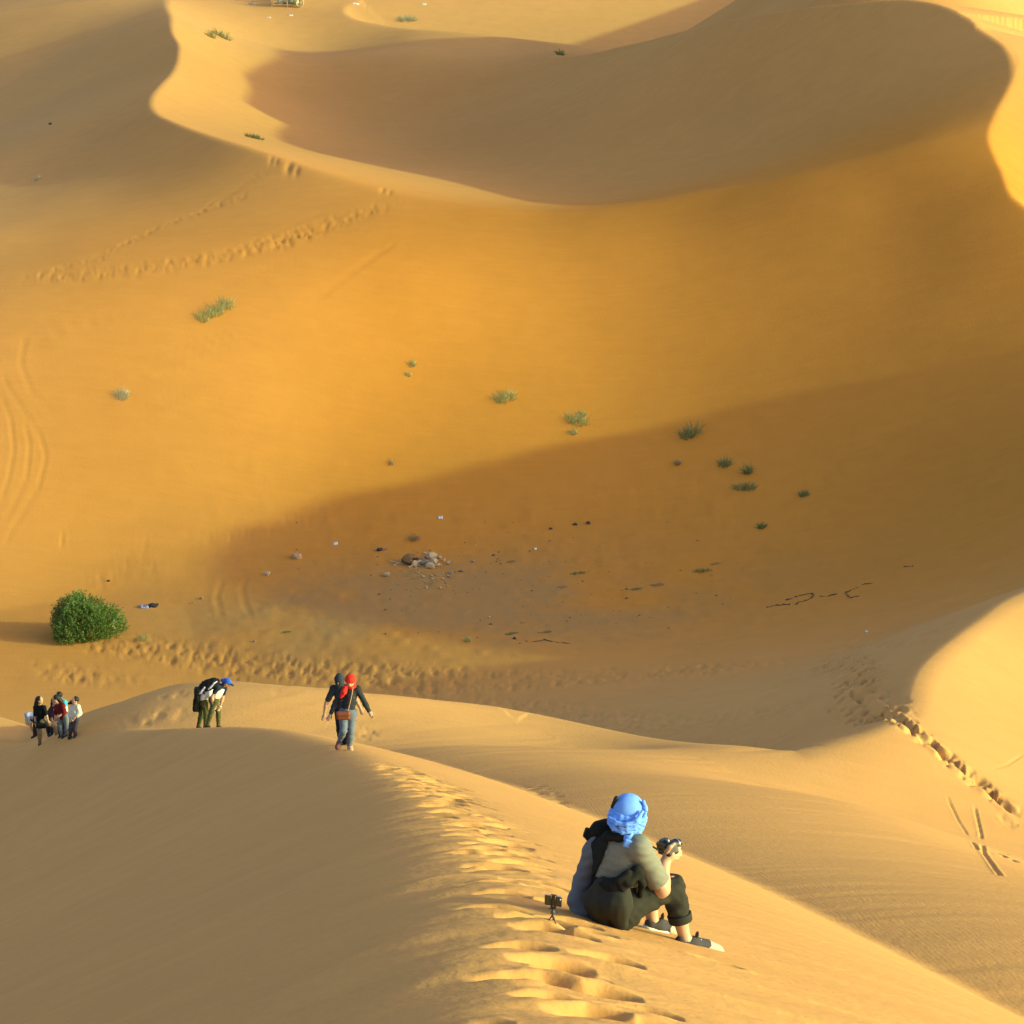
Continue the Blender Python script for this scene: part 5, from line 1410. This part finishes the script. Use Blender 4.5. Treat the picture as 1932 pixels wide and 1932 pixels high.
# half-buried brown dome
g = ground_hit([(776, 1062)])[0]
o = empty("half_buried_basket", g); tag(o, "half-buried brown basket-like dome behind the fire stones", "basket")
V, Q = solid([ell(g + vec(0, 0, .08), (.46, .40, .36), frame((.25, 0, 1)), 0)], .04, minus=[ell(g + vec(.24, -.30, .12), (.30, .28, .22), None, 0)], fold=(.012, 14, 1.)); mesh_obj("basket_shell", V, Q, mat('straw_brown', (.24, .13, .045), rough=.9, var=.35, scale=9), o, g)
V, Q = solid(ring(g + vec(0, 0, .05), frame((.25, 0, 1)), .46, .40, .035, 18, .01), .03); mesh_obj("basket_rim", V, Q, mat('dark_char', (.02, .016, .012), rough=1.), o, g)
for k, (a, b_, lb) in enumerate([((737, 1060), (760, 1066), "white stick on the ground left of the dome"), ((742, 1068), (762, 1060), "pale stick crossing the other left of the dome")]):
    A, B = ground_hit([a, b_]); A[2] += .04; B[2] += .06
    q = empty("dry_stick", A); V, Q = solid([cone(A, B, .022, .016, 0)], .016); mesh_obj("branch", V, Q, mat('bleached_wood', (.55, .50, .42), rough=.9), q, A); tag(q, lb, "stick")
# pebbles, dung and crumbs strewn on the floor
def strew(name, n, box, size, m, label, seed, cat):
    r = np.random.default_rng(seed)
    px = np.clip(r.normal((box[0] + box[2]) / 2, (box[2] - box[0]) / 4, n), box[0], box[2]); py = np.clip(r.normal((box[1] + box[3]) / 2, (box[3] - box[1]) / 4, n), box[1], box[3])
    G = ground_hit(np.stack([px, py], -1), n=700)
    base = np.array([(1, 0, 0), (-1, 0, 0), (0, 1, 0), (0, -1, 0), (0, 0, 1), (0, 0, -.6)], float)
    fc = np.array([(0, 2, 4), (2, 1, 4), (1, 3, 4), (3, 0, 4), (2, 0, 5), (1, 2, 5), (3, 1, 5), (0, 3, 5)])
    V = []; F_ = []
    for i in range(n):
        s = size * r.lognormal(0, .5)
        V.append(base * r.uniform(.6, 1.2, (6, 3)) * s * np.array([1, 1, .7]) + G[i] + vec(0, 0, .2 * s)); F_.append(fc + 6 * i)
    o = mesh_obj(name, np.concatenate(V), np.concatenate(F_), m, None, (0, 0, 0), smooth=False)
    o["kind"] = "stuff"; o["label"] = label; o["category"] = cat
    return o
strew("pebbles", 300, (560, 985, 1400, 1215), .030, mat('pebble', (.22, .15, .085), rough=.9, var=.4, scale=3.), "small dark pebbles and crumbs strewn over the stony floor", 5, "pebbles")
strew("pale_pebbles", 80, (600, 1000, 1300, 1200), .028, mat('pale_pebble', (.50, .40, .27), rough=.9, var=.2, scale=3.), "small pale pebbles strewn over the stony floor", 6, "pebbles")
strew("straw_litter", 260, (730, 1068, 860, 1110), .034, mat('straw', (.44, .32, .14), rough=.9, var=.2), "yellow chips and straw spread in front of the fire place", 8, "chips")
# dark twigs lying in curves on the shaded floor
twig_m = mat('dark_twig', (.085, .06, .038), rough=.95)
for k, (pl, w, lb) in enumerate([([(1449, 1146), (1466, 1142), (1490, 1141)], .05, "dark twig line lowest at left on the smooth shaded floor"), ([(1483, 1132), (1502, 1126), (1532, 1119), (1536, 1126), (1518, 1134), (1498, 1141)], .055, "dark looped twig line on the smooth shaded floor"),
                                 ([(1549, 1124), (1562, 1125), (1580, 1121)], .045, "short dark twig in the middle of the twig lines"), ([(1622, 1126), (1602, 1127), (1595, 1122), (1602, 1114), (1618, 1109)], .045, "dark hooked twig at the right of the twig lines"), ([(1628, 1103), (1646, 1100)], .04, "short dark twig at the upper right end of the lines"),
                                 ([(972, 1206), (1000, 1212), (1030, 1209), (1060, 1214)], .03, "thin dark branch on the near valley floor"), ([(1020, 1206), (1044, 1212), (1094, 1216)], .028, "thin dark branch right of another on the near floor"), ([(1706, 1070), (1724, 1069)], .05, "short dark twig alone on the upper shaded floor")]):
    P_ = ground_hit(densify(pl, 5)); P_[:, 2] += .01
    rr = np.random.default_rng(60 + k)
    q = empty("dark_twig", P_[0]); V, Q = solid(chain(list(P_ + rr.normal(0, .05, P_.shape) * [1, 1, .3]), list(.75 * w * rr.uniform(.3, 1.0, len(P_))), .01), .022); mesh_obj("branch", V, Q, twig_m, q, P_[0]); tag(q, lb, "twig")
# rubbish
def rag(px, py, w, d, h_, m, name, label, cat, seed):
    r = np.random.default_rng(seed); g = ground_hit([(px, py)])[0]; sc = np.linalg.norm(g) / 5000.
    n = 9; u = np.linspace(-1, 1, n)
    X, Y = np.meshgrid(u, u, indexing='ij')
    Z = .12 + .5 * np.abs(vnoise(X * 1.7 + seed, Y * 1.7, seed)) + .3 * vnoise(X * 3.1, Y * 3.1 + seed, seed + 1)
    Wx = w * sc * .5
    P_ = np.stack([g[0] + X * Wx * (1 + .15 * vnoise(Y * 2, X, seed + 3)), g[1] + Y * d * .5 * (1 + .2 * vnoise(X * 2, Y, seed + 4)), np.zeros_like(X)], -1)
    P_[..., 2] = grid_z(GZ, P_[..., 0], P_[..., 1]) + np.maximum(Z, .05) * h_ * (1 - .6 * np.maximum(np.abs(X), np.abs(Y)) ** 3)
    i = np.arange(n * n).reshape(n, n); Q = np.stack([i[:-1, :-1], i[1:, :-1], i[1:, 1:], i[:-1, 1:]], -1).reshape(-1, 4)
    o = mesh_obj(name, P_.reshape(-1, 3), Q, m, None, g)
    md = o.modifiers.new("thickness", 'SOLIDIFY'); md.thickness = .02
    tag(o, label, cat)
whitep = mat('white_plastic_bag', (.72, .70, .68), rough=.4); bluep = mat('blue_plastic', (.10, .25, .50), rough=.4)
rag(273, 1145, 20, .5, .16, mat('lilac_cloth', (.30, .30, .42), rough=.8), "discarded_cloth", "pale lilac half of the rag lying right of the shrub", "cloth", 2)
rag(289, 1143, 17, .5, .22, mat('dark_cloth', (.020, .020, .022), rough=.8), "discarded_cloth", "dark half of the rag lying right of the shrub", "cloth", 3)
for k, (x, y, w, m_, lb) in enumerate([(633, 1026, 8, whitep, "white scrap behind the fire place at left"), (831, 977, 8, whitep, "white scrap at the sunlit edge of the floor"), (475, 7, 11, bluep, "blue and white bag left of the wooden frame"), (671, 7, 12, whitep, "white bag to the right of the wooden frame"),
                                       (507, 33, 7, whitep, "small pale scrap below left of the wooden frame"), (548, 29, 8, whitep, "small pale scrap below the wooden frame"), (800, 8, 8, whitep, "tiny white scrap near the far dune's foot"), (1635, 1192, 5, whitep, "white scrap at the end of the thin track by the bright dune"), (1010, 1036, 5, whitep, "tiny white scrap right of the fire place")]):
    rag(x, y, w, .3, .12, m_, "litter_scrap", lb, "litter", 20 + k)

# ------------------------------------------------------------------ wooden frame at the far flat
def wooden_frame():
    g = ground_hit([(540, 13)])[0]
    F = Fig(g); P = F.P
    o = empty("wooden_pen", g); tag(o, "weathered wooden frame holding pale sacks at the picture's top edge", "frame")
    wd = mat('pale_timber', (.50, .34, .15), rough=.85, var=.2, scale=4.); sack = mat('pale_sack', (.50, .50, .36), rough=.9, var=.2, scale=5); sack2 = mat('green_sack', (.36, .46, .28), rough=.9, var=.2, scale=5)
    x0, x1 = P(513, 10)[0], P(566, 10)[0]
    def G(x, y): return gz(x, y)
    Y0 = g[1]; D_ = 1.6; H = 1.5
    def bar(name, a, b_, w=.07):
        a = np.asarray(a, float); b_ = np.asarray(b_, float)
        R = frame(b_ - a, (0, 1, 0)); L_ = np.linalg.norm(b_ - a)
        hf = np.array([w, w * .7, L_ / 2]); c = .5 * (a + b_)
        v = np.array([(sx, sy, sz) for sx in (-1, 1) for sy in (-1, 1) for sz in (-1, 1)]) * hf @ R + c
        mesh_obj(name, v, [(0, 1, 3, 2), (4, 6, 7, 5), (0, 4, 5, 1), (2, 3, 7, 6), (0, 2, 6, 4), (1, 5, 7, 3)], wd, o, g, smooth=False)
    for x in (x0, .5 * (x0 + x1) + .15, x1):
        for y in (Y0, Y0 + D_):
            z = G(x, y); bar("post", (x, y, z - .15), (x, y, z + H), .085)
    z0, z1 = G(x0, Y0), G(x1, Y0)
    for y, dd in ((Y0 - .06, 0), (Y0 + D_ + .06, 0)):
        bar("rail", (x0, y, z0 + .2), (x1, y, z1 + .22), .06); bar("rail", (x0, y, z0 + .85), (x1, y, z1 + .85), .06); bar("rail", (x0, y, z0 + 1.42), (x1, y, z1 + 1.42), .06)
    xm = .5 * (x0 + x1) + .15
    bar("brace", (x0 + .1, Y0 - .12, z0 + .25), (xm - .5, Y0 - .12, z0 + 1.35), .045); bar("brace", (xm + .05, Y0 - .12, z0 + .85), (x1 - .1, Y0 - .12, z0 + .3), .045)
    for k, (fx, zz, m_) in enumerate(((.3, .45, sack), (.45, .6, sack), (.66, .5, sack2), (.82, .42, sack2))):
        c = vec(x0 + (x1 - x0) * fx, Y0 + .6, z0 + zz)
        part("sack", [ell(c, (.34, .4, .34), frame((.2 * (-1) ** k, 0, 1)), 0)], m_, o, .06, g, fold=(.02, 9, k))
    part("wheel", ring(vec(x1 - .02, Y0 - .2, z1 + .45), np.array([[1, 0, 0], [0, 0, 1], [0, -1, 0]], float), .36, .36, .075, 18, .02), mat('pale_hoop', (.5, .38, .2), rough=.8), o, .05, g)
wooden_frame()
